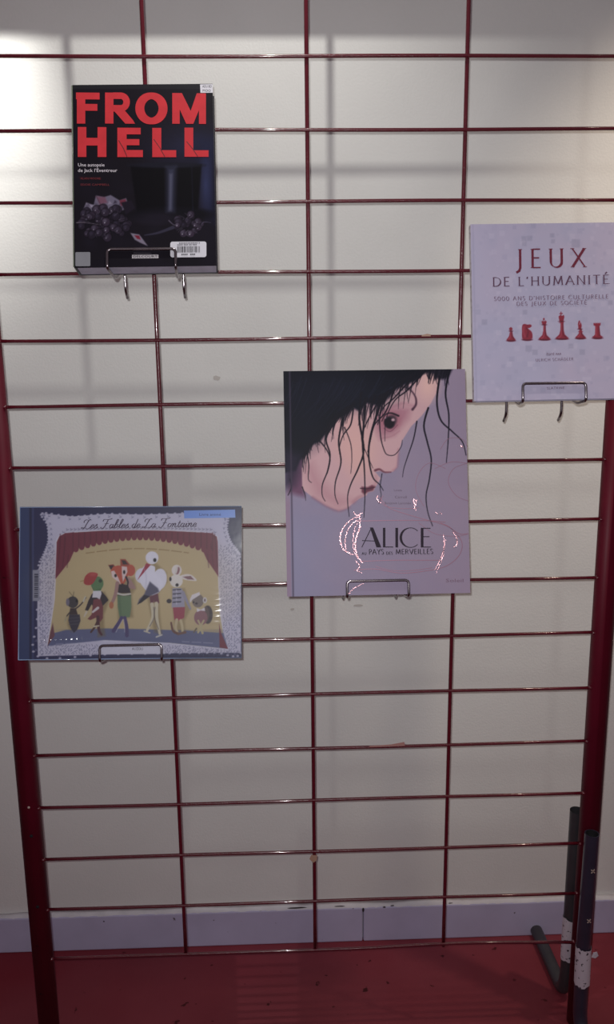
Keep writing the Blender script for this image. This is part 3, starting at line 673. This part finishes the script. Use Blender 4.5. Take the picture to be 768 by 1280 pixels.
write(pr, 'MERVEILLES', 455, 716, 594, 714, 18, 3.2, 1.1, serif=False)
pr.build('subtitle', gink, root)
for i, (t_, x, y, ww, h) in enumerate((('Lewis', 448, 484, 30, 7), ('Carroll', 452, 510, 44, 9), ('Benjamin Lacombe', 414, 532, 98, 8))):
    small_text(cv, W, H, -.0006, t_, x, y, ww, h, mat('mauve_ink', (104, 84, 104), .5), 'author_line', root)
small_text(cv, W, H, -.0006, 'Soleil', 640, 818, 66, 12, mat('faint_mauve_ink', (122, 92, 112), .5), 'publisher_name', root)
# engraved foil ornament round the title, its highlights put into a brighter foil colour
m_foil_lit = mat('rose_foil_lit', (244, 186, 190), .26, metal=1, bump=(420, .5))
m_foil_unlit = mat('rose_foil_unlit', (150, 104, 122), .45, metal=.35)
foil = [([(395, 505), (430, 545), (500, 570), (570, 590), (640, 610), (690, 640), (722, 640)], 2.0), ([(330, 594), (440, 592), (560, 592), (640, 598)], 2.2), ([(330, 742), (450, 738), (560, 738), (620, 738)], 2.2),
        ([(300, 775), (380, 770), (470, 785), (560, 778), (640, 760), (690, 720), (700, 670), (660, 620), (620, 600)], 2.2), ([(640, 400), (580, 380), (540, 420), (530, 480), (560, 540)], 1.4), ([(620, 330), (650, 290), (700, 290), (722, 320)], 1.4),
        ([(722, 380), (670, 400), (650, 450), (680, 500), (726, 520)], 1.5), ([(600, 400), (660, 376), (720, 380)], 1.4), ([(540, 600), (600, 640), (680, 650), (726, 640)], 1.4), ([(410, 500), (400, 520), (420, 540), (480, 548), (540, 545)], 1.6), ([(380, 760), (440, 775), (520, 775), (590, 765)], 1.6)]
for pts, ww in foil:
    pr.strip(spline(pts), lambda t, d, ww=ww: ww / 2); pr.build('foil_line', m_foil_unlit, root, 'thin rose scrollwork line')
br = [([(326, 575), (290, 590), (262, 620), (250, 655), (258, 690), (285, 715), (312, 715)], 5), ([(330, 585), (300, 600), (278, 630), (268, 665), (272, 700)], 4), ([(322, 575), (322, 620), (306, 670), (312, 720), (335, 750)], 7),
      ([(318, 590), (300, 640), (300, 700), (318, 735)], 3), ([(300, 560), (312, 575), (330, 565)], 5), ([(306, 740), (322, 760), (312, 775), (330, 785)], 4), ([(632, 640), (634, 690), (618, 740), (598, 775)], 4), ([(640, 660), (628, 730), (604, 786)], 3),
      ([(664, 630), (680, 655), (682, 680), (668, 690)], 5), ([(390, 500), (386, 515), (400, 528)], 5), ([(520, 510), (530, 555)], 4), ([(534, 516), (522, 550)], 3), ([(520, 516), (536, 518)], 3), ([(602, 560), (612, 570)], 4), ([(618, 562), (626, 568)], 3), ([(694, 314), (704, 322)], 5), ([(252, 662), (262, 700), (290, 712)], 3), ([(275, 868), (300, 842), (336, 822)], 3)]
for pts, ww in br:
    sp = spline(pts, n=8)
    pr.strip([p + np.array([1.6 * math.sin(i * 2.1), 1.2 * math.cos(i * 1.7)]) for i, p in enumerate(sp)], lambda t, d, ww=ww: ww * .30 * (.5 + .5 * math.sin(math.pi * min(max(t, .05), .95))), .0003)
    pr.build('foil_glint', m_foil_lit, root, 'rose foil curl with the glint in its colour')
holder(.0985, -.7914, root.location.y, .2389, T, -.8006, .022, 'chrome wire holder under the large grey-mauve hardback with the face')

# ================================================== 3. landscape blue book with paper animals on a stage
W, H, T = .3514, .2412, .012
root = book_root('book', W, H, T, -.2916, -.8964, .2581, .0131, 'landscape dark blue book in clear plastic with six animals on a yellow stage')
cv = Canvas([(40, 33), (723, 31), (724, 497), (35, 505)], 400, 285, (46, 46, 92))
n1 = cv.noise(120, 9); cv.mix(n1, (38, 38, 76), .5)
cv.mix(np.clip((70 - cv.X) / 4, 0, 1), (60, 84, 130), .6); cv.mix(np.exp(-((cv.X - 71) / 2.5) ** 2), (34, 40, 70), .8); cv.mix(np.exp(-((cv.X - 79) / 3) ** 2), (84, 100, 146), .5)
LC = (196, 192, 210)
lace = [(108, 52), (200, 62), (300, 54), (420, 56), (540, 52), (640, 48), (680, 62), (678, 100), (690, 140), (712, 170), (721, 200), (722, 330), (722, 482), (640, 482), (500, 484), (300, 488), (94, 494), (92, 380), (94, 230), (112, 180), (126, 140), (124, 90)]
cv.poly(lace, LC, soft=2.5)
pts = spline(np.array(lace), closed=True, n=10)
for i in range(0, len(pts), 2):
    a = math.atan2(*(pts[(i + 1) % len(pts)] - pts[i])[::-1]); cv.ell(pts[i][0], pts[i][1], 4.2, 3.2, LC, soft=2, alpha=.9)
# vine pattern cut out of the lace
r_ = rot90(12); vc = (98, 100, 132)
def leafy(x, y, a, s_, col=vc, al=.75):
    cv.stroke([(x, y), (x + s_ * .5 * math.cos(a + .3), y + s_ * .5 * math.sin(a + .3)), (x + s_ * math.cos(a), y + s_ * math.sin(a))], 2.2, 1, col, soft=1.6, alpha=al)
def inside_lace(x, y):
    if y < 150: return False
    if y > 455: return 100 < x < 290 or 480 < x < 715
    lo = np.interp(y, [100, 180, 230, 500], [130, 116, 98, 96]); li = np.interp(y, [110, 250, 470], [148, 146, 122])
    ro = np.interp(y, [100, 140, 200, 500], [676, 688, 718, 718]); ri = np.interp(y, [110, 250, 400, 470], [652, 654, 664, 684])
    return lo < x < li or ri < x < ro
cnt = 0
for gy in range(60, 490, 8):
    for gx in range(92, 722, 8):
        x, y = gx + 3 * r_.random(), gy + 3 * r_.random()
        if inside_lace(x, y):
            leafy(x, y, r_.choice([.8, 2.3, -.8, -2.3, 1.57]) + .3 * r_.random(), 6.5)
for i in range(0, len(pts), 3):                       # leafy trim inside the outer edge
    p_, q_ = pts[i], pts[(i + 1) % len(pts)]; a = math.atan2(q_[1] - p_[1], q_[0] - p_[0])
    for off, da in ((5, .7), (11, -.7)):
        nx, ny = -math.sin(a), math.cos(a); leafy(p_[0] + nx * off, p_[1] + ny * off, a + da, 8, (120, 120, 150), .8)
for k in range(40):
    x = 170 + 12 * k; y = 101 - 6 * math.sin(math.pi * (k + 2) / 43) + (8 if k < 1 or k > 38 else 0)
    leafy(x, y, .45, 8, (120, 116, 140), .8); leafy(x, y + 5, -.45, 8, (120, 116, 140), .8)
stage = [(152, 140), (160, 124), (176, 115), (200, 112), (300, 106), (400, 106), (500, 107), (600, 112), (632, 115), (648, 126), (650, 200), (651, 260), (656, 360), (668, 430), (682, 470), (600, 462), (500, 452), (400, 446), (300, 444), (220, 440), (150, 444), (124, 462), (134, 400), (146, 320), (150, 240)]
cv.poly([(x + (3 if x > 400 else -3), y - 2 if y < 200 else y + 3) for x, y in stage], (214, 212, 226), soft=2.5)
cv.poly(stage, (192, 172, 126), soft=2)
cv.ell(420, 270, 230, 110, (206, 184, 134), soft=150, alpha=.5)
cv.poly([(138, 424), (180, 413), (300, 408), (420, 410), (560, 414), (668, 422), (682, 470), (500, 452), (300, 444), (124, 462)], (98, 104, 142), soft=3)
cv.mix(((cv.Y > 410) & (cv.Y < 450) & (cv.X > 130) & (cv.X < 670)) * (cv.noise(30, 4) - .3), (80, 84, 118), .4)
CU = (126, 40, 62); CD = (84, 22, 44)
cv.poly([(152, 142), (160, 124), (178, 114), (205, 111), (206, 168), (192, 200), (172, 226), (148, 256)], CU, soft=2.5)
cv.poly([(650, 140), (646, 124), (630, 115), (598, 112), (600, 160), (616, 196), (634, 222), (652, 248)], CU, soft=2.5)
for xx in (163, 178, 192): cv.stroke([(xx, 118), (xx - 2, 160), (xx - 8, 220)], 4, 2, CD, soft=4, alpha=.6)
for xx in (612, 626, 640): cv.stroke([(xx, 118), (xx + 4, 160), (xx + 10, 220)], 4, 2, CD, soft=4, alpha=.6)
val = [(x, 176 - 46 * math.sin(math.pi * (x - 190) / 430) ** .8 if 190 < x < 620 else 176) for x in range(190, 625, 6)]
cv.poly([(176, 114), (300, 106), (400, 105), (500, 107), (636, 114)] + [(x, y - 4) for x, y in val[::-1]], CU, soft=2)
k = 0
for x, y in val[::3]:
    cv.ell(x + 3, y - 4, 8.5, 10, CU, soft=2); cv.stroke([(x + 12, 112), (x + 12, y - 6)], 2.4, 3, CD, soft=3, alpha=.6)
cv.poly([(654, 392), (660, 420), (682, 470), (656, 466)], CU, soft=2.5); cv.poly([(140, 392), (146, 430), (124, 462), (132, 420)], (120, 70, 80), soft=3)
# arc of small lettering
for k in range(58):
    x = 243 + k * 5.5; y = 176 - 14 * math.sin(math.pi * (x - 243) / 320)
    if k % 7 != 5: cv.stroke([(x, y), (x + 3, y - .5)], 3.2, 2.6, (150, 122, 72), soft=1.8, alpha=.8)
for a, b, yy in ((150, 215, 456), (540, 645, 448)):
    for k in range(int((b - a) / 6)):
        if k % 6 != 4: cv.stroke([(a + 6 * k, yy + (k * .3 if a > 300 else -k * .2)), (a + 6 * k + 3.5, yy + (k * .3 if a > 300 else -k * .2))], 3, 3, (160, 160, 185), soft=1.8, alpha=.6)
def c6(p): return ((60 + p[0] / 6.4 - 10) * 2.477, (680 + p[1] / 6.4 - 620) * 2.477)
def c7(p): return ((160 + p[0] / 5.486 - 10) * 2.477, (680 + p[1] / 5.486 - 620) * 2.477)
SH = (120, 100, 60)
def shadow(pts): cv.poly([(p[0] + 20, p[1] + 8) for p in pts], SH, soft=6, alpha=.5)
cv.T = c6
# ant
cv.ell(205, 620, 48, 75, SH, soft=8, alpha=.5)
for a_ in (-.6, .6): cv.stroke([(205, 420), (190 + 30 * a_, 380)], 5, 4, (110, 100, 70))
cv.ell(200, 462, 44, 46, (66, 62, 66)); cv.ell(160, 462, 14, 30, (120, 112, 130)); cv.ell(232, 452, 9, 12, (20, 18, 24))
cv.poly([(180, 510), (225, 510), (240, 560), (172, 560)], (62, 46, 48)); cv.poly([(172, 560), (255, 560), (262, 610), (235, 680), (210, 706), (185, 670), (166, 610)], (58, 54, 72))
for yy in (590, 615, 640): cv.stroke([(172, yy), (250, yy - 6)], 7, 7, (86, 82, 92), alpha=.8)
cv.stroke([(215, 520), (265, 480), (305, 425)], 12, 8, (70, 58, 60)); cv.stroke([(285, 455), (300, 420)], 14, 12, (196, 190, 170)); cv.stroke([(190, 530), (155, 570), (140, 610)], 10, 7, (66, 58, 56)); cv.stroke([(150, 580), (138, 615)], 10, 10, (180, 170, 130))
# frog in a red beret
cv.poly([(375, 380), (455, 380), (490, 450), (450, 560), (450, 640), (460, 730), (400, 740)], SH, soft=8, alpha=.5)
cv.ell(395, 312, 50, 56, (92, 132, 84)); cv.ell(420, 292, 14, 14, (50, 70, 50)); cv.poly([(345, 330), (375, 365), (430, 350), (420, 380), (370, 380)], (80, 118, 74))
cv.poly([(288, 305), (300, 255), (340, 225), (395, 232), (392, 262), (355, 318), (310, 325)], (176, 56, 56), smooth=True); cv.stroke([(290, 290), (262, 296)], 5, 4, (150, 120, 60)); cv.ell(360, 240, 26, 12, (204, 88, 84), soft=8, alpha=.7)
cv.poly([(350, 400), (375, 375), (430, 375), (470, 420), (485, 445), (430, 500), (395, 540), (350, 480), (322, 530), (298, 525), (325, 450)], (48, 34, 46))
cv.poly([(365, 440), (420, 430), (442, 500), (440, 590), (418, 620), (395, 580), (340, 605), (318, 595), (350, 560)], (126, 58, 66)); cv.poly([(362, 372), (425, 370), (430, 395), (415, 440), (390, 425), (355, 425)], (214, 210, 216))
cv.stroke([(400, 580), (408, 680), (430, 720)], 26, 16, (86, 38, 52)); cv.stroke([(396, 620), (375, 660), (345, 700)], 18, 14, (80, 46, 46)); cv.stroke([(370, 655), (408, 650)], 14, 10, (200, 190, 160)); cv.stroke([(360, 540), (400, 508)], 16, 22, (208, 200, 200)); cv.stroke([(310, 540), (292, 575)], 16, 10, (200, 190, 170))
# fox in a green skirt
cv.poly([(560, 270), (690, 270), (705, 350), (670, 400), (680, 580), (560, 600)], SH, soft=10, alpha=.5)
cv.ell(660, 208, 38, 46, (196, 84, 62)); cv.poly([(482, 165), (525, 160), (555, 200), (520, 225)], (150, 62, 50)); cv.poly([(488, 170), (520, 168), (535, 195), (500, 200)], (56, 34, 40))
cv.poly([(578, 118), (620, 118), (655, 160), (630, 190), (580, 175)], (170, 74, 56)); cv.poly([(588, 126), (618, 130), (640, 160), (600, 160)], (60, 40, 44))
cv.poly([(500, 215), (520, 180), (560, 168), (640, 178), (655, 215), (625, 290), (600, 328), (570, 310), (520, 262)], (198, 84, 58)); cv.poly([(505, 215), (530, 210), (560, 260), (585, 320), (560, 300), (515, 262)], (222, 200, 196)); cv.poly([(590, 175), (632, 180), (636, 220), (600, 300), (592, 240)], (220, 198, 194))
cv.ell(541, 250, 10, 13, (26, 20, 26)); cv.ell(610, 222, 9, 15, (26, 20, 26)); cv.ell(596, 322, 9, 10, (60, 30, 36))
cv.poly([(562, 322), (600, 318), (650, 330), (662, 390), (560, 390)], (44, 30, 42)); cv.poly([(620, 270), (650, 260), (700, 340), (700, 360), (650, 350)], (170, 130, 124)); cv.stroke([(625, 262), (640, 300), (636, 330)], 16, 10, (40, 30, 40))
cv.stroke([(556, 310), (540, 400), (512, 470)], 30, 24, (166, 126, 120)); cv.ell(508, 486, 18, 28, (186, 112, 76)); cv.stroke([(560, 392), (600, 402), (658, 396)], 14, 14, (204, 200, 190)); cv.stroke([(560, 408), (610, 416), (660, 408)], 10, 10, (60, 76, 60))
cv.poly([(556, 412), (665, 410), (668, 500), (655, 580), (575, 585), (558, 500)], (106, 134, 96)); cv.poly([(556, 412), (580, 412), (590, 580), (575, 585)], (88, 114, 82), soft=6, alpha=.6)
for pp in ([(590, 585), (565, 630), (525, 690)], [(615, 585), (630, 660), (632, 725)]): cv.stroke(pp, 26, 30, (78, 66, 116))
for pp in ([(598, 600), (570, 650), (545, 700)], [(606, 600), (612, 650), (614, 700)]): cv.stroke(pp, 4, 4, (200, 196, 210), alpha=.8)
# stork, rabbit, tortoise
cv.T = c7
cv.poly([(95, 180), (180, 120), (265, 190), (270, 260), (210, 330), (220, 480), (235, 620), (180, 600)], SH, soft=8, alpha=.45)
cv.ell(96, 215, 46, 52, (214, 212, 222)); cv.ell(218, 238, 48, 72, (220, 218, 228), rot=.1); cv.poly([(110, 150), (180, 150), (190, 200), (240, 260), (220, 320), (165, 350), (110, 300), (80, 240)], (224, 222, 232), smooth=True)
cv.ell(165, 92, 44, 44, (222, 220, 228)); cv.ell(184, 108, 11, 13, (26, 22, 30)); cv.poly([(126, 128), (156, 140), (66, 243)], (170, 46, 72))
cv.poly([(150, 255), (205, 300), (215, 325), (150, 355), (110, 375), (66, 410), (78, 375), (110, 345)], (88, 86, 112), soft=5); cv.poly([(110, 345), (150, 355), (90, 400), (66, 410)], (34, 30, 48)); cv.stroke([(110, 160), (126, 230), (120, 300)], 4, 4, (180, 178, 200), soft=6, alpha=.6)
cv.poly([(148, 358), (205, 335), (215, 400), (190, 420), (178, 385), (170, 425), (158, 420)], (112, 56, 72))
for pp in ([(165, 410), (170, 500), (130, 590)], [(195, 405), (198, 500), (218, 610)]): cv.stroke(pp, 26, 16, (206, 196, 166))
for pp in ([(176, 430), (178, 500), (150, 560)], [(186, 430), (182, 500), (210, 580)]): cv.stroke(pp, 5, 5, (60, 50, 60), alpha=.6)
cv.stroke([(112, 592), (150, 605)], 10, 8, (200, 190, 170)); cv.stroke([(195, 632), (232, 618)], 10, 10, (200, 196, 186))
cv.poly([(300, 300), (390, 300), (430, 440), (390, 520), (395, 600), (320, 600)], SH, soft=8, alpha=.4)
cv.ell(334, 178, 34, 38, (222, 214, 206)); cv.ell(340, 182, 14, 28, (150, 104, 108), rot=.3); cv.ell(332, 176, 8, 30, (214, 206, 196), rot=.2)
cv.poly([(358, 218), (400, 204), (440, 212), (472, 248), (430, 248), (385, 240)], (220, 212, 204), smooth=True); cv.poly([(375, 222), (430, 216), (455, 242), (410, 240)], (140, 96, 104))
cv.ell(332, 250, 44, 44, (222, 216, 206)); cv.ell(337, 278, 11, 11, (30, 24, 32)); cv.ell(291, 238, 8, 14, (30, 24, 32))
cv.poly([(305, 300), (365, 298), (385, 330), (390, 430), (300, 432)], (160, 156, 176))
for yy in (312, 340, 368, 396): cv.stroke([(310, yy), (362, yy - 4)], 7, 7, (44, 40, 56)); cv.stroke([(332, yy), (334, yy + 14)], 5, 5, (200, 196, 208))
cv.stroke([(378, 330), (405, 390), (428, 440)], 22, 14, (150, 146, 166)); cv.ell(282, 388, 17, 15, (52, 44, 52))
cv.poly([(308, 432), (392, 428), (386, 500), (352, 522), (318, 515)], (166, 60, 82)); cv.stroke([(335, 515), (328, 570), (340, 600)], 20, 14, (196, 180, 140)); cv.stroke([(362, 520), (372, 560), (375, 600)], 20, 16, (200, 184, 140))
cv.stroke([(296, 535), (310, 590), (345, 610)], 12, 18, (112, 70, 60)); cv.stroke([(345, 612), (392, 600)], 14, 18, (120, 84, 70))
cv.ell(548, 480, 34, 62, (70, 58, 62)); cv.ell(535, 478, 24, 52, (104, 84, 80)); cv.ell(480, 385, 40, 46, (126, 112, 106)); cv.ell(470, 404, 9, 7, (60, 44, 50)); cv.ell(450, 396, 6, 6, (40, 30, 40))
cv.poly([(424, 378), (440, 345), (490, 326), (496, 345), (440, 380), (428, 400)], (218, 212, 214)); cv.ell(528, 382, 14, 20, (210, 206, 206)); cv.ell(528, 382, 6, 10, (120, 96, 96))
cv.ell(500, 500, 46, 52, (146, 96, 104)); cv.poly([(472, 436), (500, 446), (526, 432), (530, 456), (500, 452), (474, 462)], (220, 214, 220)); cv.stroke([(482, 520), (498, 560), (482, 600)], 12, 14, (190, 176, 130)); cv.stroke([(520, 520), (502, 560), (512, 605)], 12, 16, (188, 174, 130)); cv.stroke([(452, 600), (470, 575)], 8, 12, (110, 96, 76))
cv.T = lambda p: p
cv.poly([(290, 456), (480, 456), (486, 486), (284, 488)], (206, 204, 216), soft=3)
cv.poly([(78, 228), (99, 228), (99, 324), (78, 324)], (148, 148, 164), soft=2)
r_ = rot90(4); yy = 240.
while yy < 314: ww = 1.5 + 2.5 * r_.random(); cv.poly([(83, yy), (95, yy), (95, yy + ww), (83, yy + ww)], (54, 54, 74), soft=1.2); yy += ww + 1.5 + 2 * r_.random()
g_ = cv.img.mean(-1, keepdims=True); cv.img = cv.img * .86 + g_ * .14
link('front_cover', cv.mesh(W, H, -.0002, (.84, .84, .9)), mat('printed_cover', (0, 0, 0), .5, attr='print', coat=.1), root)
hard_book(root, W, H, T, mat('navy_board', (60, 74, 118), .5), mat('navy_spine', (66, 86, 130), .4))
pr = Print(cv, W, H, -.0007)
write(pr, 'Les Fables de La Fontaine', 230, 99, 583, 94, 27, 2.9, 1.0, font=G2, serif=False, space=0, slant=.28, smooth=True)
pr.build('title', mat('plum_ink', (74, 58, 84), .5), root, 'slanted handwritten lettering')
pr.quad([(545, 44), (704, 41), (705, 66), (546, 68)]); pr.build('blue_sticker', mat('bright_blue_label', (92, 132, 206), .4), root)
small_text(cv, W, H, -.0009, 'Livre animé', 592, 60, 68, 8, mat('navy_ink', (24, 32, 84), .5), 'sticker_lettering', root)
small_text(cv, W, H, -.0009, 'AUZOU', 384, 474, 34, 8, mat('dark_ink', (44, 40, 56), .5), 'publisher_name', root)
# clear plastic jacket: welded rim and wavy glossy film
def plastic():
    nu, nv = 240, 120; vs, fs = [], []
    for j in range(nv):
        for i in range(nu):
            u, v = i / (nu - 1), j / (nv - 1); x, z = (u - .5) * (W + .003), v * (H + .002) - .001
            y = -.0016 - .0009 * math.sin(u * 9 + v * 3) * math.sin(v * 5 + 1) - .0030 * math.exp(-((v - .13 + .45 * (u - .2) ** 2) / .035) ** 2) * math.exp(-((u - .17) / .11) ** 2) * (1 + .22 * math.sin(x * 760 + v * 30) + .15 * math.sin(x * 1700 + v * 90)) - .0005 * math.exp(-((v - .33) / .1) ** 2) * math.exp(-((u - .87) / .03) ** 2) * (1 + math.sin(z * 700))
            vs.append((x, y, z))
    for j in range(nv - 1):
        for i in range(nu - 1): a = j * nu + i; fs.append((a, a + 1, a + nu + 1, a + nu))
    return mesh_from(vs, fs, True)
m_film = bpy.data.materials.new('clear_plastic_film'); m_film.use_nodes = True; n_ = m_film.node_tree.nodes; b_ = n_['Principled BSDF']
tr = n_.new('ShaderNodeBsdfTransparent'); gl = n_.new('ShaderNodeBsdfGlossy'); gl.inputs['Roughness'].default_value = .13; mx = n_.new('ShaderNodeMixShader'); lw = n_.new('ShaderNodeFresnel'); lw.inputs['IOR'].default_value = 1.36
bt = n_.new('ShaderNodeTexNoise'); bt.inputs['Scale'].default_value = 38; bp = n_.new('ShaderNodeBump'); bp.inputs['Strength'].default_value = .12; bp.inputs['Distance'].default_value = .002
lk = m_film.node_tree.links; tcn = n_.new('ShaderNodeTexCoord'); lk.new(tcn.outputs['Object'], bt.inputs['Vector']); lk.new(bt.outputs['Fac'], bp.inputs['Height']); lk.new(bp.outputs[0], gl.inputs['Normal'])
n_.remove(b_); lk.new(lw.outputs[0], mx.inputs[0]); lk.new(tr.outputs[0], mx.inputs[1]); lk.new(gl.outputs[0], mx.inputs[2]); lk.new(mx.outputs[0], n_['Material Output'].inputs[0])
link('plastic_jacket', plastic(), m_film, root)
rim = mat('bright_plastic_weld', (150, 170, 205), .15, coat=1)
link('plastic_edge', tube([(-W / 2, -.001, 0), (-W / 2, -.001, H), (W / 2, -.001, H), (W / 2, -.001, 0), (-W / 2, -.001, 0)], .0009, 6, cap=False), rim, root)
holder(-.2905, -.8964, root.location.y, .2581, T, -.8985, .022, 'chrome wire holder under the landscape dark blue book with animals', wid=.092)

# ================================================== 4. pale lavender book with red chess pieces
W, H, T = .2467, .2636, .018
root = book_root('book', W, H, T, .3661, -.4959, .1999, -.0065, 'pale lavender hardback with red chess pieces, highest on the right of the rack', fwd=.0112)
cv = Canvas([(72, 42), (860, 29), (872, 875), (98, 885)], 330, 350, (168, 164, 186))
n1 = cv.noise(190, 21); n2 = cv.noise(60, 22); cv.mix(n1 - .3, (180, 164, 182), .7); cv.mix(n2 - .5, (150, 152, 176), .5)
r_ = rot90(31)
for k in range(520):                                   # mosaic of small squares
    gx = 75 + 25 * r_.integers(0, 32) + 12 * r_.integers(0, 2); gy = 35 + 25 * r_.integers(0, 35) + 12 * r_.integers(0, 2); s_ = r_.choice([10, 18, 25]); v = r_.random()
    col = (176 + 16 * v, 170 + 14 * v, 188 + 14 * v) if v > .45 else (150 - 20 * v, 148 - 20 * v, 170 - 10 * v)
    cv.poly([(gx, gy), (gx + s_, gy), (gx + s_, gy + s_), (gx, gy + s_)], col, soft=5, alpha=.10 + .30 * r_.random() ** 2)
for gx, gy, s_ in ((318, 98, 24), (345, 96, 24), (320, 124, 22), (455, 84, 20), (460, 112, 20), (560, 112, 40), (340, 620, 30), (372, 640, 26), (598, 640, 26), (545, 612, 24), (325, 450, 22), (130, 495, 26), (735, 405, 22), (405, 500, 22)):
    cv.poly([(gx, gy), (gx + s_, gy), (gx + s_, gy + s_), (gx, gy + s_)], (134, 132, 154), soft=6, alpha=.4)
def c8(p): return ((620 + p[0] / 5.19 - 568) * 3.84, (370 + p[1] / 5.19 - 270) * 3.84)
cv.T = c8
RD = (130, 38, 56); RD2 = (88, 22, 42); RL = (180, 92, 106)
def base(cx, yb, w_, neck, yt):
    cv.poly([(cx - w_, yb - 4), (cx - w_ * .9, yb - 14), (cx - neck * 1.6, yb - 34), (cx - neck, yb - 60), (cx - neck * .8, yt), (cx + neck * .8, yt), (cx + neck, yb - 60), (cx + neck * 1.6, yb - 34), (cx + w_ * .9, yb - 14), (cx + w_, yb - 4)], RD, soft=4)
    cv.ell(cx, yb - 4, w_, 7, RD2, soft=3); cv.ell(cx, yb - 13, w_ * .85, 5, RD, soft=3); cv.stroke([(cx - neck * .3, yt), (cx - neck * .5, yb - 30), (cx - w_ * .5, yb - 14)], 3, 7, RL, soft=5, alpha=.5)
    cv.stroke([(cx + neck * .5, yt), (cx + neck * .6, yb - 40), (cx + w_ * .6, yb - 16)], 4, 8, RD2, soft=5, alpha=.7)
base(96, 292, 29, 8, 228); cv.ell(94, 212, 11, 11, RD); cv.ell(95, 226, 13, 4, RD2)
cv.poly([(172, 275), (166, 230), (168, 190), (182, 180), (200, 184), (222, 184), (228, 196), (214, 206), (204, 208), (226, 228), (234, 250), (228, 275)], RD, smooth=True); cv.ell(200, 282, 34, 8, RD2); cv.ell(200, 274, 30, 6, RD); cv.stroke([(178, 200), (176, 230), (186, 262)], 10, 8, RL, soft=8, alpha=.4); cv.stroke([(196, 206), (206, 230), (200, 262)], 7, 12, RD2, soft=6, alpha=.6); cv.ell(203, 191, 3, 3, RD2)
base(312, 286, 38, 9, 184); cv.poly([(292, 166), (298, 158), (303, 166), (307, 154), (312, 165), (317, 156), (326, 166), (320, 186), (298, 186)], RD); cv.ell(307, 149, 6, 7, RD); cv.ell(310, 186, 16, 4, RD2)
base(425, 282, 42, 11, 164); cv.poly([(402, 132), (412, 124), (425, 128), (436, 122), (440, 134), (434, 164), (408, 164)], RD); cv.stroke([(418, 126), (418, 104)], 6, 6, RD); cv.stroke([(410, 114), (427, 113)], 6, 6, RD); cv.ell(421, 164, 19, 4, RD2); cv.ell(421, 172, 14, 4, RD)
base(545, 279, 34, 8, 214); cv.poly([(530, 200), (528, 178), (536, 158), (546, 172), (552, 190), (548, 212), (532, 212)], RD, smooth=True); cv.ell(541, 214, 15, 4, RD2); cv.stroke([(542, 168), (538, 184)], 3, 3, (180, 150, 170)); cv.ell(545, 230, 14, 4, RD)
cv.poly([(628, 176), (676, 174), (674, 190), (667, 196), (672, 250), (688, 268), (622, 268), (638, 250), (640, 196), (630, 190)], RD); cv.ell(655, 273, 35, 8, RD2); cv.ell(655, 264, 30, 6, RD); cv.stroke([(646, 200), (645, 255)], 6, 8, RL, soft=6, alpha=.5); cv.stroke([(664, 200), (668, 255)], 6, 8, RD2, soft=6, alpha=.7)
for xx in (640, 654, 667): cv.ell(xx, 174, 3, 4, (160, 130, 150))
cv.T = lambda p: p
cv.mix(np.exp(-((cv.X - 108 - (cv.Y - 450) * .03 + 12) / 4) ** 2), (140, 136, 160), .35)
link('front_cover', cv.mesh(W, H, -.0002, (1.22, 1.22, 1.24)), mat('pale_printed_cover', (0, 0, 0), .5, coat=.08, attr='print'), root)
hard_book(root, W, H, T, mat('lavender_board', (168, 164, 186), .5), mat('pale_grey_spine', (186, 180, 186), .6, mottle=(160, .5, .7, (150, 140, 140))))
pr = Print(cv, W, H, -.0006); mi = mat('maroon_ink', (112, 32, 56), .5); mg = mat('mauve_grey_ink', (96, 64, 88), .5); mf = mat('faint_grey_ink', (132, 112, 134), .5)
write(pr, 'JEUX', 288, 250, 628, 244, 88, 13, 3.6, space=.42); pr.build('title', mi, root, 'maroon roman capitals')
write(pr, "DE L'HUMANITÉ", 180, 338, 738, 326, 42, 7, 2.2, space=.20); pr.build('title', mg, root, 'mauve-grey roman capitals')
write(pr, "5000 ANS D'HISTOIRE CULTURELLE", 188, 407, 736, 396, 19, 4.4, 1.8, space=.22, serif=False)
write(pr, 'DES JEUX DE SOCIÉTÉ', 295, 431, 632, 425, 18, 4.4, 1.8, space=.22, serif=False); pr.build('subtitle', mf, root)
write(pr, 'ÉDITÉ PAR', 440, 668, 510, 666, 9, 3, 1.4, serif=False); pr.build('author_line', mf, root); write(pr, 'ULRICH SCHÄDLER', 388, 697, 568, 692, 13, 3, 1.4, serif=False, space=.18); pr.build('author_line', mf, root)
write(pr, 'SLATKINE', 442, 831, 526, 829, 10, 2.8, 1.4, serif=False, space=.2); pr.build('publisher_name', mf, root)
holder(.3630, -.4959, root.location.y, .1999, T, -.5028, .024, 'chrome wire holder under the pale lavender book with chess pieces')
